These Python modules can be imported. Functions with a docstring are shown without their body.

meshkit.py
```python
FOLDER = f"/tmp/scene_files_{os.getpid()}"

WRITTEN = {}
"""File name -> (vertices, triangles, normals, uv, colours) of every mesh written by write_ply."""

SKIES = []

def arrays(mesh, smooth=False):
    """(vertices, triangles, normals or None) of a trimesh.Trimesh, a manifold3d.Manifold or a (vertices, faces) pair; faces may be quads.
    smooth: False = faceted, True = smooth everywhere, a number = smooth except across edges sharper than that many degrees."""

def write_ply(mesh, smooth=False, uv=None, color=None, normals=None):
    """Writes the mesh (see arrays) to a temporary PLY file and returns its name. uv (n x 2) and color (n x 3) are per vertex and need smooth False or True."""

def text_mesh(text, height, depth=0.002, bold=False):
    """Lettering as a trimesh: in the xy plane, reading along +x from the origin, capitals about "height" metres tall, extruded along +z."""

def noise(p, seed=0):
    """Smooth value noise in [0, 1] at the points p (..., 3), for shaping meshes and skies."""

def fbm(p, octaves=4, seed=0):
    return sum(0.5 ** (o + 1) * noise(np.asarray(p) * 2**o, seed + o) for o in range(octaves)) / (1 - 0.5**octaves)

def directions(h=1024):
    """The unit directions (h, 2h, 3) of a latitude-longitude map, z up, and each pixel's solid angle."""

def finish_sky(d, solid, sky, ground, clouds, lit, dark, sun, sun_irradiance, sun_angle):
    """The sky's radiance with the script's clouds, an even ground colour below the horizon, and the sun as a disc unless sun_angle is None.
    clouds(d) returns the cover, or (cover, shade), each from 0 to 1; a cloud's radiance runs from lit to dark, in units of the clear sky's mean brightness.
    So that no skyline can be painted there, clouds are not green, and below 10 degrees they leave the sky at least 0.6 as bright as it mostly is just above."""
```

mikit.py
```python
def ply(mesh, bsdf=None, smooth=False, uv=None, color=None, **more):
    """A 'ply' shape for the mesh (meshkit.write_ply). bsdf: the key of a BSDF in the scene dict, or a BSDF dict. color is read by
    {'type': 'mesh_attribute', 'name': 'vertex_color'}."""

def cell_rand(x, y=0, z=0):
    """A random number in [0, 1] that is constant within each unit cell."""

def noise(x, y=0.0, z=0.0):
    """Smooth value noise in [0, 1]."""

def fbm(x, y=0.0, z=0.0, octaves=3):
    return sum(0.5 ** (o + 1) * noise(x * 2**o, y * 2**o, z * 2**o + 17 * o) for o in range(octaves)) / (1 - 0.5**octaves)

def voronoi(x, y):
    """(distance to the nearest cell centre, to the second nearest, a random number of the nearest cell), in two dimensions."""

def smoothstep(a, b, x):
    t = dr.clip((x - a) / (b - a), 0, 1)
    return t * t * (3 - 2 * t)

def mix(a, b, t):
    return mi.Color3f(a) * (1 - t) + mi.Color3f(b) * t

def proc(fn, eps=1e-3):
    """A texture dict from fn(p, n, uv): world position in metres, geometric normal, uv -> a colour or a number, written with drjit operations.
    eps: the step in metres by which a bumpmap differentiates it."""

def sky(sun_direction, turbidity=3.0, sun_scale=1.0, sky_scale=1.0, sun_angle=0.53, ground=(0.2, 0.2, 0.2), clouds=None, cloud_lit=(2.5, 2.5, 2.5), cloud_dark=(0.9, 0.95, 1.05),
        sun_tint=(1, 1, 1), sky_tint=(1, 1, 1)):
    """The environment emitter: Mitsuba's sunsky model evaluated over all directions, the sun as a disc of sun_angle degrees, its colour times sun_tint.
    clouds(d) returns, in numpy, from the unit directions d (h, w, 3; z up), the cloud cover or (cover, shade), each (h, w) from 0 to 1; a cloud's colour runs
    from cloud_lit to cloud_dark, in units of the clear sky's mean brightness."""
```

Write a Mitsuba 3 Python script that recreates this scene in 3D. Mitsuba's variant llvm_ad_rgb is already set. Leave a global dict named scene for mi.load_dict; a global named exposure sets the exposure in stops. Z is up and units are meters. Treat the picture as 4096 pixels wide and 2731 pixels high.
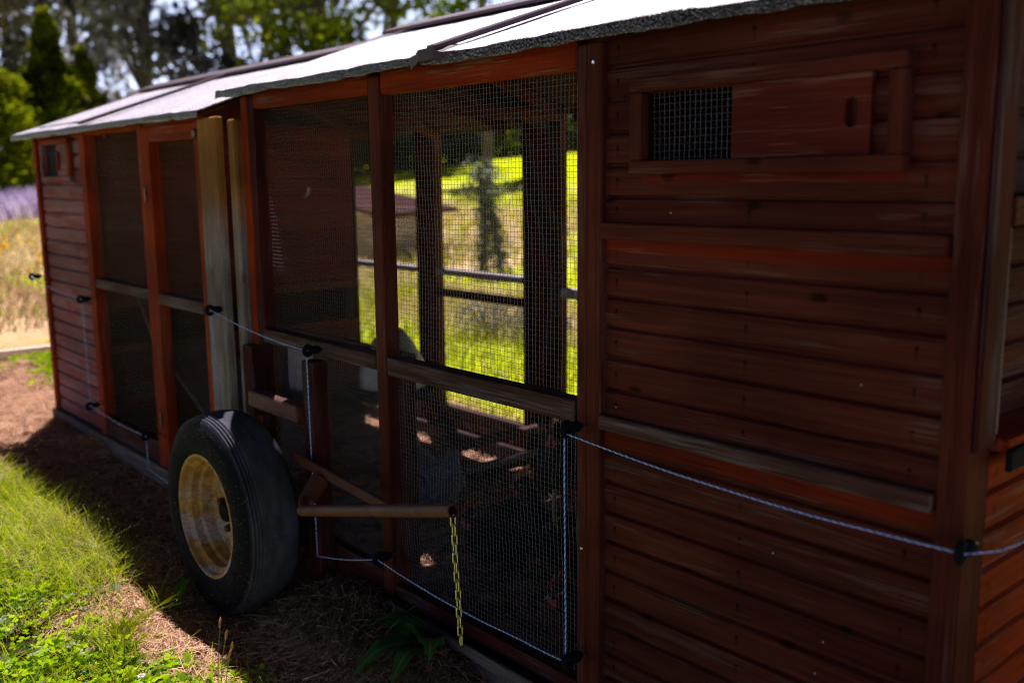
import math
import numpy as np, trimesh, manifold3d as m3, mitsuba as mi, drjit as dr
import mikit, meshkit
from mikit import proc, noise, fbm, voronoi, cell_rand, smoothstep, mix

# ------------------------------------------------------------------ camera, sky, exposure
scene, labels = {}, {}
exposure = 2.5
T = mi.ScalarTransform4f
EYE = [0.0, -1.5, 1.38]
FWD, UP = [-0.74416, 0.64734, -0.16484], [-0.11774, 0.11579, 0.98627]
scene['camera'] = {'type': 'thinlens', 'fov': 55.46, 'fov_axis': 'x', 'near_clip': 0.05, 'far_clip': 1000.0,
                   'aperture_radius': 0.0075, 'focus_distance': 2.38,
                   'to_world': T().look_at(origin=EYE, target=[EYE[i] + FWD[i] for i in range(3)], up=UP)}
SUN = [-0.40, 0.24, 1.0]


def clouds(d):
    # broken fair-weather cloud, crowding together towards the horizon
    z = np.clip(d[..., 2], 0, 1)
    q = np.stack([d[..., 0] / (z + .22), d[..., 1] / (z + .22), z * 0], -1)
    n = meshkit.fbm(q * 1.1 + [18.86, -8.58, 0], 4, 3)
    cover = np.clip((n - .47 + .12 * (1 - z) ** 3) / .22, 0, 1)
    return cover * np.clip(1.5 - 5.6 * z, 0, 1), np.clip((n - .60) / .2, 0, 1) * .4


scene['sky'] = mikit.sky(SUN, turbidity=3, sky_scale=0.05, sun_tint=(1.05, 1.10, 1.46), sky_tint=(0.90, 0.90, 1.25), ground=(0.12, 0.11, 0.06),
                         clouds=clouds, cloud_lit=(62, 71, 100), cloud_dark=(42, 49, 72))

# ------------------------------------------------------------------ helpers
R = np.random.default_rng(7)
ALL = {}


def numbered(name):
    n = ALL.get(name, -1) + 1
    ALL[name] = n
    return name if n == 0 else f'{name}_{n:03d}'


def thing(name, label, category, group=None):
    key = numbered(name)
    labels[key] = {'label': label, 'category': category}
    if group:
        labels[key]['group'] = group
    return key


def put(name, mesh, mat, parent=None, smooth=False, uv=None, color=None, **tags):
    key = numbered((parent + '__' if parent else '') + name)
    if len(mesh) == 3 if isinstance(mesh, tuple) else False:
        mesh, uv = (mesh[0], mesh[1]), mesh[2]
    scene[key] = mikit.ply(mesh, mat, smooth=smooth, uv=uv, color=color)
    if tags:
        labels.setdefault(key, {}).update(tags)
    return key


def join(parts):
    vs, fs, us, n = [], [], [], 0
    for p in parts:
        v, f = np.asarray(p[0], float), np.asarray(p[1], int)
        if f.shape[1] == 4:
            f = np.vstack([f[:, [0, 1, 2]], f[:, [0, 2, 3]]])
        vs.append(v); fs.append(f + n); n += len(v)
        if len(p) > 2:
            us.append(p[2])
    return (np.vstack(vs), np.vstack(fs)) + ((np.vstack(us),) if us else ())


SEED = [0]


def plank(c, L, W, H, ax=(1, 0, 0), up=(0, 0, 1), ch=0.003, bow=0.0):
    """Chamfered board, L along ax, W across, H along up; uv = metres along and round the grain, with a seed of its own."""
    SEED[0] += 1
    a = np.array(ax, float); a /= np.linalg.norm(a)
    u = np.array(up, float); u -= a * (u @ a); u /= np.linalg.norm(u)
    b = np.cross(u, a)
    h = np.array([L, W, H]) / 2
    ch = min(ch, h.min() * 0.6)
    V, F, U = [], [], []

    def face(pts, n):
        pts = np.array(pts, float)
        d = np.argmax(np.abs(n))
        e1 = pts[1] - pts[0]; e2 = pts[2] - pts[0]
        if np.cross(e1, e2) @ np.array(n, float) < 0:
            pts = pts[::-1]
        if d == 0:
            uv = np.c_[pts[:, 2] * 0.3, pts[:, 1] + 3]
        elif d == 1:
            uv = np.c_[pts[:, 0], pts[:, 2] + 1 * np.sign(n[1])]
        else:
            uv = np.c_[pts[:, 0], pts[:, 1] + 5 * np.sign(n[2])]
        k = len(V)
        V.extend(pts); U.extend(uv + [20 + 40 * SEED[0], 6])
        F.append([k, k + 1, k + 2])
        if len(pts) == 4:
            F.append([k, k + 2, k + 3])
    for d in range(3):
        e, g = [(1, 2), (0, 2), (0, 1)][d]
        for s in (-1, 1):
            q = []
            for se, sg in ((-1, -1), (1, -1), (1, 1), (-1, 1)):
                p = np.zeros(3); p[d] = s * h[d]; p[e] = se * (h[e] - ch); p[g] = sg * (h[g] - ch); q.append(p)
            n = np.zeros(3); n[d] = s
            face(q, n)
    for d in range(3):      # edges along d
        e, g = [(1, 2), (0, 2), (0, 1)][d]
        for se in (-1, 1):
            for sg in (-1, 1):
                q = []
                for sd, w in ((-1, 0), (1, 0), (1, 1), (-1, 1)):
                    p = np.zeros(3); p[d] = sd * (h[d] - ch)
                    p[e] = se * (h[e] - ch * w); p[g] = sg * (h[g] - ch * (1 - w)); q.append(p)
                n = np.zeros(3); n[e] = se; n[g] = sg * 0.99
                face(q, n)
    for sx in (-1, 1):
        for sy in (-1, 1):
            for sz in (-1, 1):
                s = np.array([sx, sy, sz])
                q = [s * (h - ch * (1 - np.eye(3)[i])) for i in range(3)]
                face(q, s * [1, .9, .8])
    V = np.array(V)
    if bow:
        V[:, 1] += bow * (1 - (V[:, 0] / h[0]) ** 2)
    M = np.array([a, b, u])
    return V @ M + np.array(c, float), np.array(F), np.array(U)


def beam(p, q, W, H, up=(0, 0, 1), ch=0.003):
    p, q = np.array(p, float), np.array(q, float)
    return plank((p + q) / 2, np.linalg.norm(q - p), W, H, q - p, up, ch)


def bx(x0, x1, y0, y1, z0, z1, ax=None, ch=0.003):
    """Board from its six limits; the grain runs along the longest side."""
    d = [x1 - x0, y1 - y0, z1 - z0]
    k = int(np.argmax(d)) if ax is None else ax
    c = [(x0 + x1) / 2, (y0 + y1) / 2, (z0 + z1) / 2]
    if k == 0:
        return plank(c, d[0], d[1], d[2], (1, 0, 0), (0, 0, 1), ch)
    if k == 1:
        return plank(c, d[1], d[0], d[2], (0, 1, 0), (0, 0, 1), ch)
    return plank(c, d[2], d[0], d[1], (0, 0, 1), (0, 1, 0), ch)


def extrude(prof, p0, ax, across, up, L):
    """A siding board: profile points (depth, height) swept along ax."""
    SEED[0] += 1
    ax, across, up, p0 = (np.array(t, float) for t in (ax, across, up, p0))
    pr = np.array([p0 + across * a + up * b for a, b in prof])
    n = len(pr)
    V, F, U = [], [], []
    per = 0
    for i in range(n):
        j = (i + 1) % n
        w = np.linalg.norm(pr[j] - pr[i])
        k = len(V)
        V += [pr[i], pr[i] + ax * L, pr[j] + ax * L, pr[j]]
        o = 40 * SEED[0] + 8
        U += [[o, per + 6], [o + L, per + 6], [o + L, per + w + 6], [o, per + w + 6]]
        F += [[k, k + 1, k + 2], [k, k + 2, k + 3]]
        per += w
    for e in (0, L):
        k = len(V)
        V += [p + ax * e for p in pr]
        U += [[40 * SEED[0] + 8 + 0.02 * i, 9] for i in range(n)]
        F += [[k, k + i, k + i + 1] for i in range(1, n - 1)]
    return np.array(V), np.array(F), np.array(U)


def siding(pitch, t=0.018):
    return [(t, 0), (.0035, 0), (0, .004), (.0, pitch * .70), (.0025, pitch * .82), (.012, pitch * .90), (.013, pitch + .004), (t, pitch + .004)]


def tube(pts, r, sides=6, cap=True):
    p = np.asarray(pts, float)
    t = np.gradient(p, axis=0)
    t /= np.linalg.norm(t, axis=1, keepdims=True) + 1e-12
    ref = np.where(np.abs(t[:, 2:]) < .9, [0, 0, 1.0], [1.0, 0, 0])
    if np.abs(t[:, 2]).max() >= .9 and np.abs(t[:, 2]).min() < .9:
        ref = np.tile([0.3, 0.9, 0.2], (len(p), 1))
    a = np.cross(t, ref); a /= np.linalg.norm(a, axis=1, keepdims=True) + 1e-12
    b = np.cross(t, a)
    g = np.arange(sides) * 2 * np.pi / sides
    rr = np.broadcast_to(r, (len(p),))[:, None, None]
    v = (p[:, None] + rr * (np.cos(g)[None, :, None] * a[:, None] + np.sin(g)[None, :, None] * b[:, None])).reshape(-1, 3)
    i, j = np.meshgrid(np.arange(len(p) - 1), np.arange(sides), indexing='ij')
    q = np.stack([i * sides + j, i * sides + (j + 1) % sides, (i + 1) * sides + (j + 1) % sides, (i + 1) * sides + j], -1).reshape(-1, 4)
    f = np.vstack([q[:, [0, 2, 1]], q[:, [0, 3, 2]]])
    if cap:
        n = len(v); v = np.vstack([v, p[:1], p[-1:]]); k = np.arange(sides)
        f = np.vstack([f, np.c_[k, (k + 1) % sides, k * 0 + n], np.c_[(len(p) - 1) * sides + (k + 1) % sides, (len(p) - 1) * sides + k, k * 0 + n + 1]])
    return v, f


def lathe(prof, c, axis, n=48):
    """Revolve (radius, along) about an axis through c."""
    w = np.array(axis, float); w /= np.linalg.norm(w)
    a = np.cross(w, [0, 0, 1] if abs(w[2]) < .9 else [1, 0, 0]); a /= np.linalg.norm(a)
    b = np.cross(w, a)
    g = np.arange(n) * 2 * np.pi / n
    pr = np.array(prof, float)
    v = np.array(c) + pr[:, None, 1:] * w + pr[:, None, :1] * (np.cos(g)[None, :, None] * a + np.sin(g)[None, :, None] * b)
    m = len(pr)
    i, j = np.meshgrid(np.arange(m - 1), np.arange(n), indexing='ij')
    q = np.stack([i * n + j, (i + 1) * n + j, (i + 1) * n + (j + 1) % n, i * n + (j + 1) % n], -1).reshape(-1, 4)
    return v.reshape(-1, 3), np.vstack([q[:, [0, 1, 2]], q[:, [0, 2, 3]]])


def torus(c, axis, Rr, r, n=24, m=8):
    t = np.linspace(0, 2 * np.pi, m + 1)
    return lathe(np.c_[Rr + r * np.cos(t), r * np.sin(t)], c, axis, n)


def blob(spheres, bones, edge=0.012, it=8):
    """One continuous body: hulls of neighbouring spheres joined and smoothed."""
    out = m3.Manifold()
    sp = lambda s: m3.Manifold.sphere(s[3], 20).translate(tuple(s[:3]))
    for i, j in bones:
        out = out + m3.Manifold.batch_hull([sp(spheres[i]), sp(spheres[j])])
    out = out.refine_to_length(edge).to_mesh()
    t = trimesh.Trimesh(out.vert_properties[:, :3], out.tri_verts)
    trimesh.smoothing.filter_taubin(t, iterations=it)
    return t


def place(mesh, M, t):
    if isinstance(mesh, trimesh.Trimesh):
        return trimesh.Trimesh(mesh.vertices @ np.array(M).T + t, mesh.faces, process=False)
    return (np.asarray(mesh[0]) @ np.array(M).T + t,) + tuple(mesh[1:])


def rotz(a):
    c, s = math.cos(a), math.sin(a)
    return np.array([[c, -s, 0], [s, c, 0], [0, 0, 1.0]])


# ------------------------------------------------------------------ materials
def wood(c1, c2, worn_or_shade, wear=0.3, rough=0.8, knots=1.0, top=None):
    def fn(p, n, uv):
        s = dr.floor(uv.x / 40)
        u, v = uv.x - s * 40, uv.y + s * 0.37
        tone = cell_rand(s, 3, 1)
        g = fbm(u * 1.6 + 0.4 * noise(u * 3, v * 9, s), v * 110 + 2.2 * noise(u * 2.5, v * 14, s), s, 4)
        fine = noise(u * 14, v * 520, s)
        c = mix(c1, c2, dr.clip(g * 1.4 - 0.3 + (tone - 0.5) * 0.5, 0, 1))
        d, _, w = voronoi(u * 6.0 + s * 1.7, v * 11 + s)
        kn = smoothstep(0.06 + 0.09 * w, 0.04, d + 0.05 * (g - .5)) * smoothstep(0.88, 0.90, w) * knots
        c = c * (1 - 0.7 * kn)
        # nail heads with a dark stain, on the siding boards only (their u starts at 8)
        nu = dr.minimum(dr.abs(u - 8.032), dr.minimum(dr.abs(u - 8.36), dr.abs(u - 8.69)))
        nv = v - s * 0.37 - 6.048
        nd = dr.sqrt(nu * nu + nv * nv + 0.0)
        nail = smoothstep(.0048, .0028, nd) + .45 * smoothstep(.0045, .002, nu) * smoothstep(-.03, -.004, nv) * smoothstep(.004, -.002, nv)
        c = c * (1 - .8 * dr.clip(nail, 0, 1) * dr.select(u < 12, 1.0, 0.0))
        crack = smoothstep(.72, .78, noise(u * 1.6, v * 60, s + 5)) * smoothstep(.62, .70, noise(u * 9, v * 400, s))
        c = c * (1 - .35 * crack)
        f = fbm(u * 4 + s, v * 46, s + 9, 4)
        wr = smoothstep(0.62 - wear * 0.45, 0.82 - wear * 0.35, f * 0.8 + fine * 0.25)
        c = mix(c, mi.Color3f(worn_or_shade) * (0.75 + 0.5 * fine), wr * 0.8)
        if top:
            c = mix(c, mi.Color3f(top) * (.7 + .6 * g), smoothstep(1.18, 1.36, p.z + .25 * (f - .5)) * .85)
        grime = smoothstep(0.3, 0.75, fbm(p.x * 3 + 5, p.y * 3, p.z * 5, 3))
        return c * (0.62 + 0.38 * grime) * (0.8 + 0.35 * fine)
    return {'type': 'twosided', 'bsdf': {'type': 'principled', 'base_color': proc(fn), 'roughness': rough, 'specular': 0.07}}


scene['red_wood'] = wood((.064, .0130, .0085), (.110, .0265, .0170), (.095, .052, .042), .04)
scene['sheltered_wood'] = wood((.120, .0140, .0050), (.170, .0225, .0080), (.15, .05, .03), .0)
scene['orange_wood'] = wood((.200, .0215, .0040), (.270, .0340, .0070), (.18, .09, .07), .05)
scene['worn_red_wood'] = wood((.190, .045, .042), (.230, .085, .085), (.21, .125, .14), .62)
scene['dark_wood'] = wood((.042, .0080, .0075), (.075, .0160, .0140), (.06, .045, .05), .15)
scene['grey_wood'] = wood((.095, .074, .075), (.160, .130, .130), (.14, .13, .155), .35)
scene['golden_wood'] = wood((.150, .110, .095), (.250, .205, .190), (.22, .20, .225), .45, top=(.26, .105, .010))
scene['weathered_rail'] = wood((.072, .034, .026), (.118, .064, .052), (.12, .10, .105), .30)
scene['painted_red'] = wood((.098, .0160, .0115), (.130, .0225, .0170), (.14, .07, .06), .04, knots=0)
scene['inner_wood'] = wood((.085, .0085, .0125), (.130, .0165, .0230), (.1, .05, .05), .02)
scene['bleached_wood'] = wood((.36, .31, .30), (.50, .45, .44), (.4, .36, .36), .3)
scene['hutch_wood'] = wood((.42, .31, .22), (.56, .45, .34), (.45, .40, .36), .35)
scene['pale_wood'] = wood((.032, .014, .020), (.050, .026, .036), (.04, .015, .015), .3)


def plain(c, rough=0.6, metal=0.0, spec=0.4):
    return {'type': 'twosided', 'bsdf': {'type': 'principled', 'base_color': {'type': 'rgb', 'value': list(c)}, 'roughness': rough, 'metallic': metal, 'specular': spec}}


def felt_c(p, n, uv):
    worn_or_shade = smoothstep(.016, -.004, uv.y + .03 * (fbm(p.x * 23, p.z * 23, 1, 3) - .5))  # eave fold painted near-black in the felt colour to stand for its shade
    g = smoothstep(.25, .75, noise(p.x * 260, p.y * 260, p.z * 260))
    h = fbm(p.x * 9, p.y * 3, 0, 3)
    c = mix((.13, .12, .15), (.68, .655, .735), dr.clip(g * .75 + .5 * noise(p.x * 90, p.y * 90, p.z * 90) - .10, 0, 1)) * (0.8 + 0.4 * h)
    return mix(c, mix((.012, .010, .014), (.16, .15, .18), smoothstep(.85, 1.0, g)), worn_or_shade)


def felt_h(p, n, uv):
    return noise(p.x * 240, p.y * 240, p.z * 240) * 0.0032 + fbm(p.x * 40, p.y * 40, p.z * 40, 2) * 0.002


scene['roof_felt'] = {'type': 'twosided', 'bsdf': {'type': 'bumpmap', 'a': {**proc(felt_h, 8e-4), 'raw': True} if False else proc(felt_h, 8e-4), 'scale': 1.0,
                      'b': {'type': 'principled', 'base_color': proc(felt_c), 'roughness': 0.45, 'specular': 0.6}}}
scene['dark_felt'] = plain((.055, .035, .05), .7)
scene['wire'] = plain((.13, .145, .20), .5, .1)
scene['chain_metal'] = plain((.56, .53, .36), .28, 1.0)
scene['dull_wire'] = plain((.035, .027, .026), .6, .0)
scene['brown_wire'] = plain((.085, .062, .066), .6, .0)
scene['steel'] = plain((.6, .62, .66), .3, 1.0)
scene['black_plastic'] = plain((.008, .009, .013), .8, 0, .04)
scene['twine_blue'] = plain((.10, .27, .72), .6)
scene['twine_white'] = plain((.72, .74, .85), .6)
scene['galvanised'] = plain((.30, .32, .35), .5, .5)
scene['terracotta'] = plain((.55, .20, .05), .6)
scene['comb_red'] = plain((.13, .011, .016), .5)
scene['beak'] = plain((.16, .125, .085), .6)


def rubber_c(p, n, uv):
    g = fbm(p.x * 30, p.y * 30, p.z * 30, 3)
    sp = smoothstep(.80, .86, noise(p.x * 150, p.y * 150, p.z * 150))
    r = dr.sqrt(dr.square(p.x + 2.885) + dr.square(p.z - .33))
    dust = smoothstep(.300, .318, r) * (.10 + .5 * fbm(p.x * 14, p.y * 40, p.z * 14, 3))
    c = mix(mix((.0035, .004, .0075), (.009, .0095, .0155), g), (.125, .135, .175), dr.clip(dust, 0, 1))
    lit_top = smoothstep(.80, .93, n.z + .10 * (noise(p.x * 60, p.y * 25, p.z * 60) - .5)) * smoothstep(.305, .318, r)  # tread top lightened in the colour to stand for the sunlit strip
    c = mix(c, (.30, .27, .27), .8 * lit_top)
    return mix(c, (.16, .13, .10), sp * .5)


scene['rubber'] = {'type': 'twosided', 'bsdf': {'type': 'principled', 'base_color': proc(rubber_c), 'roughness': 0.75, 'specular': 0.06}}


def rust_c(p, n, uv):
    g = fbm(p.x * 16, p.y * 16, p.z * 16, 4)
    f = noise(p.x * 160, p.y * 160, p.z * 160)
    c = mix((.19, .085, .018), (.42, .235, .055), noise(p.x * 40, p.y * 40, p.z * 40))
    return mix(c, (.30, .25, .25), smoothstep(.52, .70, g + .14 * f) * smoothstep(.50, .20, p.z)) * (.65 + .6 * f)


scene['rusty_rim'] = {'type': 'twosided', 'bsdf': {'type': 'principled', 'base_color': proc(rust_c), 'roughness': 0.55, 'specular': 0.4}}


def iron_c(p, n, uv):
    g = fbm(p.x * 25, p.y * 25, p.z * 25, 4)
    return mix((.060, .013, .009), (.115, .036, .022), g) * (.7 + .5 * noise(p.x * 200, p.y * 200, p.z * 200))


scene['rusty_iron'] = {'type': 'twosided', 'bsdf': {'type': 'principled', 'base_color': proc(iron_c), 'roughness': 0.6, 'specular': 0.4}}


def feather(c1, c2):
    def fn(p, n, uv):
        return mix(c1, c2, fbm(p.x * 45, p.y * 45, p.z * 90, 3))
    return {'type': 'twosided', 'bsdf': {'type': 'principled', 'base_color': proc(fn), 'roughness': 0.8, 'specular': 0.2}}


scene['black_feather'] = feather((.003, .003, .005), (.010, .010, .014))
scene['grey_feather'] = feather((.05, .055, .085), (.12, .13, .18))


def ground_c(p, n, uv):
    a = fbm(p.x * 1.3, p.y * 1.3, 0, 4)
    b = fbm(p.x * 26, p.y * 26, 0, 3)
    soil = mix((.10, .055, .035), (.44, .25, .165), smoothstep(.3, .7, b))
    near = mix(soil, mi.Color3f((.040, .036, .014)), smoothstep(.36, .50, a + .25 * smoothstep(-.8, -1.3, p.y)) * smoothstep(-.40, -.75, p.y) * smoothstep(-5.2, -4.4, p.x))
    near = mix(near, mix((.085, .065, .045), (.15, .115, .075), b), dr.maximum(smoothstep(-1.9, -1.2, p.x) * smoothstep(-.35, -.7, p.y), smoothstep(-.75, -.55, p.x) * smoothstep(3.5, 2.5, p.y)) + smoothstep(-1.75, -2.1, p.y) * smoothstep(-12, -8, p.x))  # unseen ground near the viewpoint, dark tone added to cut bounce onto the coop
    straw = mix((.50, .36, .17), (.60, .46, .28), b)
    green = mix((.34, .46, .006), (.50, .56, .010), fbm(p.x * 9, p.y * 9, 3, 3))
    far = mix(green, straw, smoothstep(.40, .54, fbm(p.x * .55 + 3, p.y * .55, 8, 4)) * smoothstep(15.0, 9.0, p.y) * smoothstep(2.4, 3.8, p.y + 5.0 * smoothstep(-6.5, -8.0, p.x)))
    side = smoothstep(-7.0, -9.5, p.x) * smoothstep(1.8, .4, p.y) + smoothstep(1.65, 2.0, p.y)
    return mix(near, far, dr.clip(side, 0, 1))


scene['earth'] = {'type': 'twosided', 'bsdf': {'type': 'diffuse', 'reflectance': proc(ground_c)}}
scene['leaf'] = {'type': 'principledthin', 'base_color': {'type': 'mesh_attribute', 'name': 'vertex_color'}, 'roughness': 0.5, 'diff_trans': 0.9, 'specular': 0.4} if False else \
                {'type': 'principledthin', 'base_color': {'type': 'mesh_attribute', 'name': 'vertex_color'}, 'roughness': 0.45, 'diff_trans': 0.9, 'eta': 1.4}
scene['straw'] = {'type': 'twosided', 'bsdf': {'type': 'diffuse', 'reflectance': {'type': 'mesh_attribute', 'name': 'vertex_color'}}}


def bark_c(p, n, uv):
    return mix((.08, .06, .05), (.22, .18, .15), fbm(p.x * 8, p.y * 8, p.z * 2, 4))


scene['bark'] = {'type': 'twosided', 'bsdf': {'type': 'diffuse', 'reflectance': proc(bark_c)}}
scene['pale_bark'] = plain((.66, .68, .82), .8)
scene['hill_earth'] = plain((.42, .26, .20), .9)
scene['rock_grey'] = {'type': 'twosided', 'bsdf': {'type': 'diffuse', 'reflectance': proc(lambda p, n, uv: mix((.05, .055, .05), (.20, .20, .20), fbm(p.x * 9, p.y * 9, p.z * 9, 4)))}}


# ------------------------------------------------------------------ ground
def gz(x, y):
    x, y = np.asarray(x, float), np.asarray(y, float)
    rise = np.clip(-x - 2.9, 0, 2.6) / 2.6 * .15
    base = rise * np.clip(1 - (y - 1.2) / 1.0, 0, 1) + .13 * np.clip((y + .15) / .4, 0, 1) * np.clip((x + 5.5) / 2.6 + 0.0, 0, 1) * np.clip(1 - (y - 1.2), 0, 1)
    back = np.clip(y - 1.25, 0, 1) * .16 + np.clip(y - 2.0, 0, 40) * .078 + np.clip(y - 9.0, 0, 30) * .045 + np.clip(y - 42, 0, 400) * .02
    rough = (meshkit.fbm(np.stack([x * 2.1, y * 2.1, x * 0], -1), 4, 5) - .5) * .07 * np.clip(np.hypot(x, y) / 3, .6, 3)
    mound = .10 * np.exp(-((x + 2.35) ** 2 / .09 + (y + .12) ** 2 / .03)) + .07 * np.exp(-((x + 1.95) ** 2 / .05 + (y + .12) ** 2 / .02))
    hole = -.03 * np.exp(-((x + 2.9) ** 2 / .06 + (y + .2) ** 2 / .04))
    return base + back + rough * .7 + mound + hole


def spread(a, n0, far):
    """Grid lines: close together near the coop, wide apart far away."""
    t = np.linspace(-1, 1, n0)
    return a + np.sign(t) * (np.abs(t) * 2.2 + (np.abs(t) ** 6) * far)


gx, gy = spread(-2.8, 261, 420), spread(.1, 241, 420)
X, Y = np.meshgrid(gx, gy)
V = np.stack([X, Y, gz(X, Y)], -1).reshape(-1, 3)
ny, nx = X.shape
i, j = np.meshgrid(np.arange(ny - 1), np.arange(nx - 1), indexing='ij')
Q = np.stack([i * nx + j, i * nx + j + 1, (i + 1) * nx + j + 1, (i + 1) * nx + j], -1).reshape(-1, 4)
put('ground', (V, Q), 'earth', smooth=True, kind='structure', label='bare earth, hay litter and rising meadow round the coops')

# ------------------------------------------------------------------ wire mesh
CELL = .0127


def wires(o, u, v, W, H, r=.00052, bulge=.006, seed=0, cell=CELL, seg=9):
    o, u, v = (np.array(t, float) for t in (o, u, v))
    n = np.cross(u, v)
    parts = []

    def wob(P):
        q = np.c_[P[:, 0] * 4, P[:, 1] * 4, P[:, 0] * 0 + seed]
        f = meshkit.fbm(q, 2, seed) - .5
        g = meshkit.fbm(q + 9.3, 2, seed) - .5
        h = meshkit.fbm(q + 3.1, 2, seed) - .5
        return o + np.outer(P[:, 0] + f * .010, u) + np.outer(P[:, 1] + g * .012, v) + np.outer(h * bulge * 2, n)
    for a in np.arange(cell * .5, W, cell):
        parts.append(tube(wob(np.c_[np.full(seg, a), np.linspace(0, H, seg)]), r, 3, False))
    for b in np.arange(cell * .5, H, cell):
        parts.append(tube(wob(np.c_[np.linspace(0, W, seg), np.full(seg, b)]) + n * r * 1.6, r, 3, False))
    return join(parts)


def mesh_part(parent, o, u, v, W, H, **k):
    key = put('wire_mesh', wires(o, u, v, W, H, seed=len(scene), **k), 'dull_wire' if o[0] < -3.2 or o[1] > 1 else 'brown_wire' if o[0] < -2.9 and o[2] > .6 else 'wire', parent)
    labels[key] = {'kind': 'stuff'}


# ------------------------------------------------------------------ near coop
NC = thing('chicken_coop', 'near chicken coop with dark red boarded house, open mesh run, rusty wheel and swing bar', 'chicken coop', 'mobile chicken coops')
B = lambda m, name='board', mat='red_wood', p=NC, **k: put(name, m, mat, p, **k)
TOPZ = 1.655
# front frame
B(bx(-3.085, -3.040, 0, .045, .17, TOPZ), 'post', 'orange_wood')
B(bx(-3.038, -3.000, .004, .047, .17, TOPZ), 'post', 'dark_wood')
B(bx(-2.312, -2.260, -.002, .045, .10, TOPZ), 'post', 'red_wood')
B(bx(-2.257, -2.222, .030, .072, .16, .835), 'post', 'dark_wood')
B(bx(-1.508, -1.474, 0, .06, .12, TOPZ), 'post', 'red_wood')
B(bx(-1.472, -1.430, -.006, .06, .12, TOPZ), 'post', 'red_wood')
B(bx(-.688, -.640, -.004, .075, .12, TOPZ + .03), 'corner_post', 'red_wood')
B(bx(-.639, -.630, .002, .070, .95, TOPZ), 'trim_strip', 'dark_wood')
B(bx(-2.998, -2.316, .002, .04, 1.612, TOPZ + .01), 'fascia_board', 'orange_wood')
B(bx(-2.256, -1.512, .002, .04, 1.606, TOPZ + .012), 'fascia_board', 'orange_wood')
B(bx(-2.998, -2.316, -.004, .045, .845, .889), 'rail', 'weathered_rail', label='weathered grey rail')
B(bx(-2.256, -1.512, -.004, .045, .838, .889), 'rail', 'weathered_rail', label='weathered grey rail')
B(bx(-3.08, -2.316, .002, .05, .17, .245), 'bottom_rail', 'dark_wood')
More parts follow.
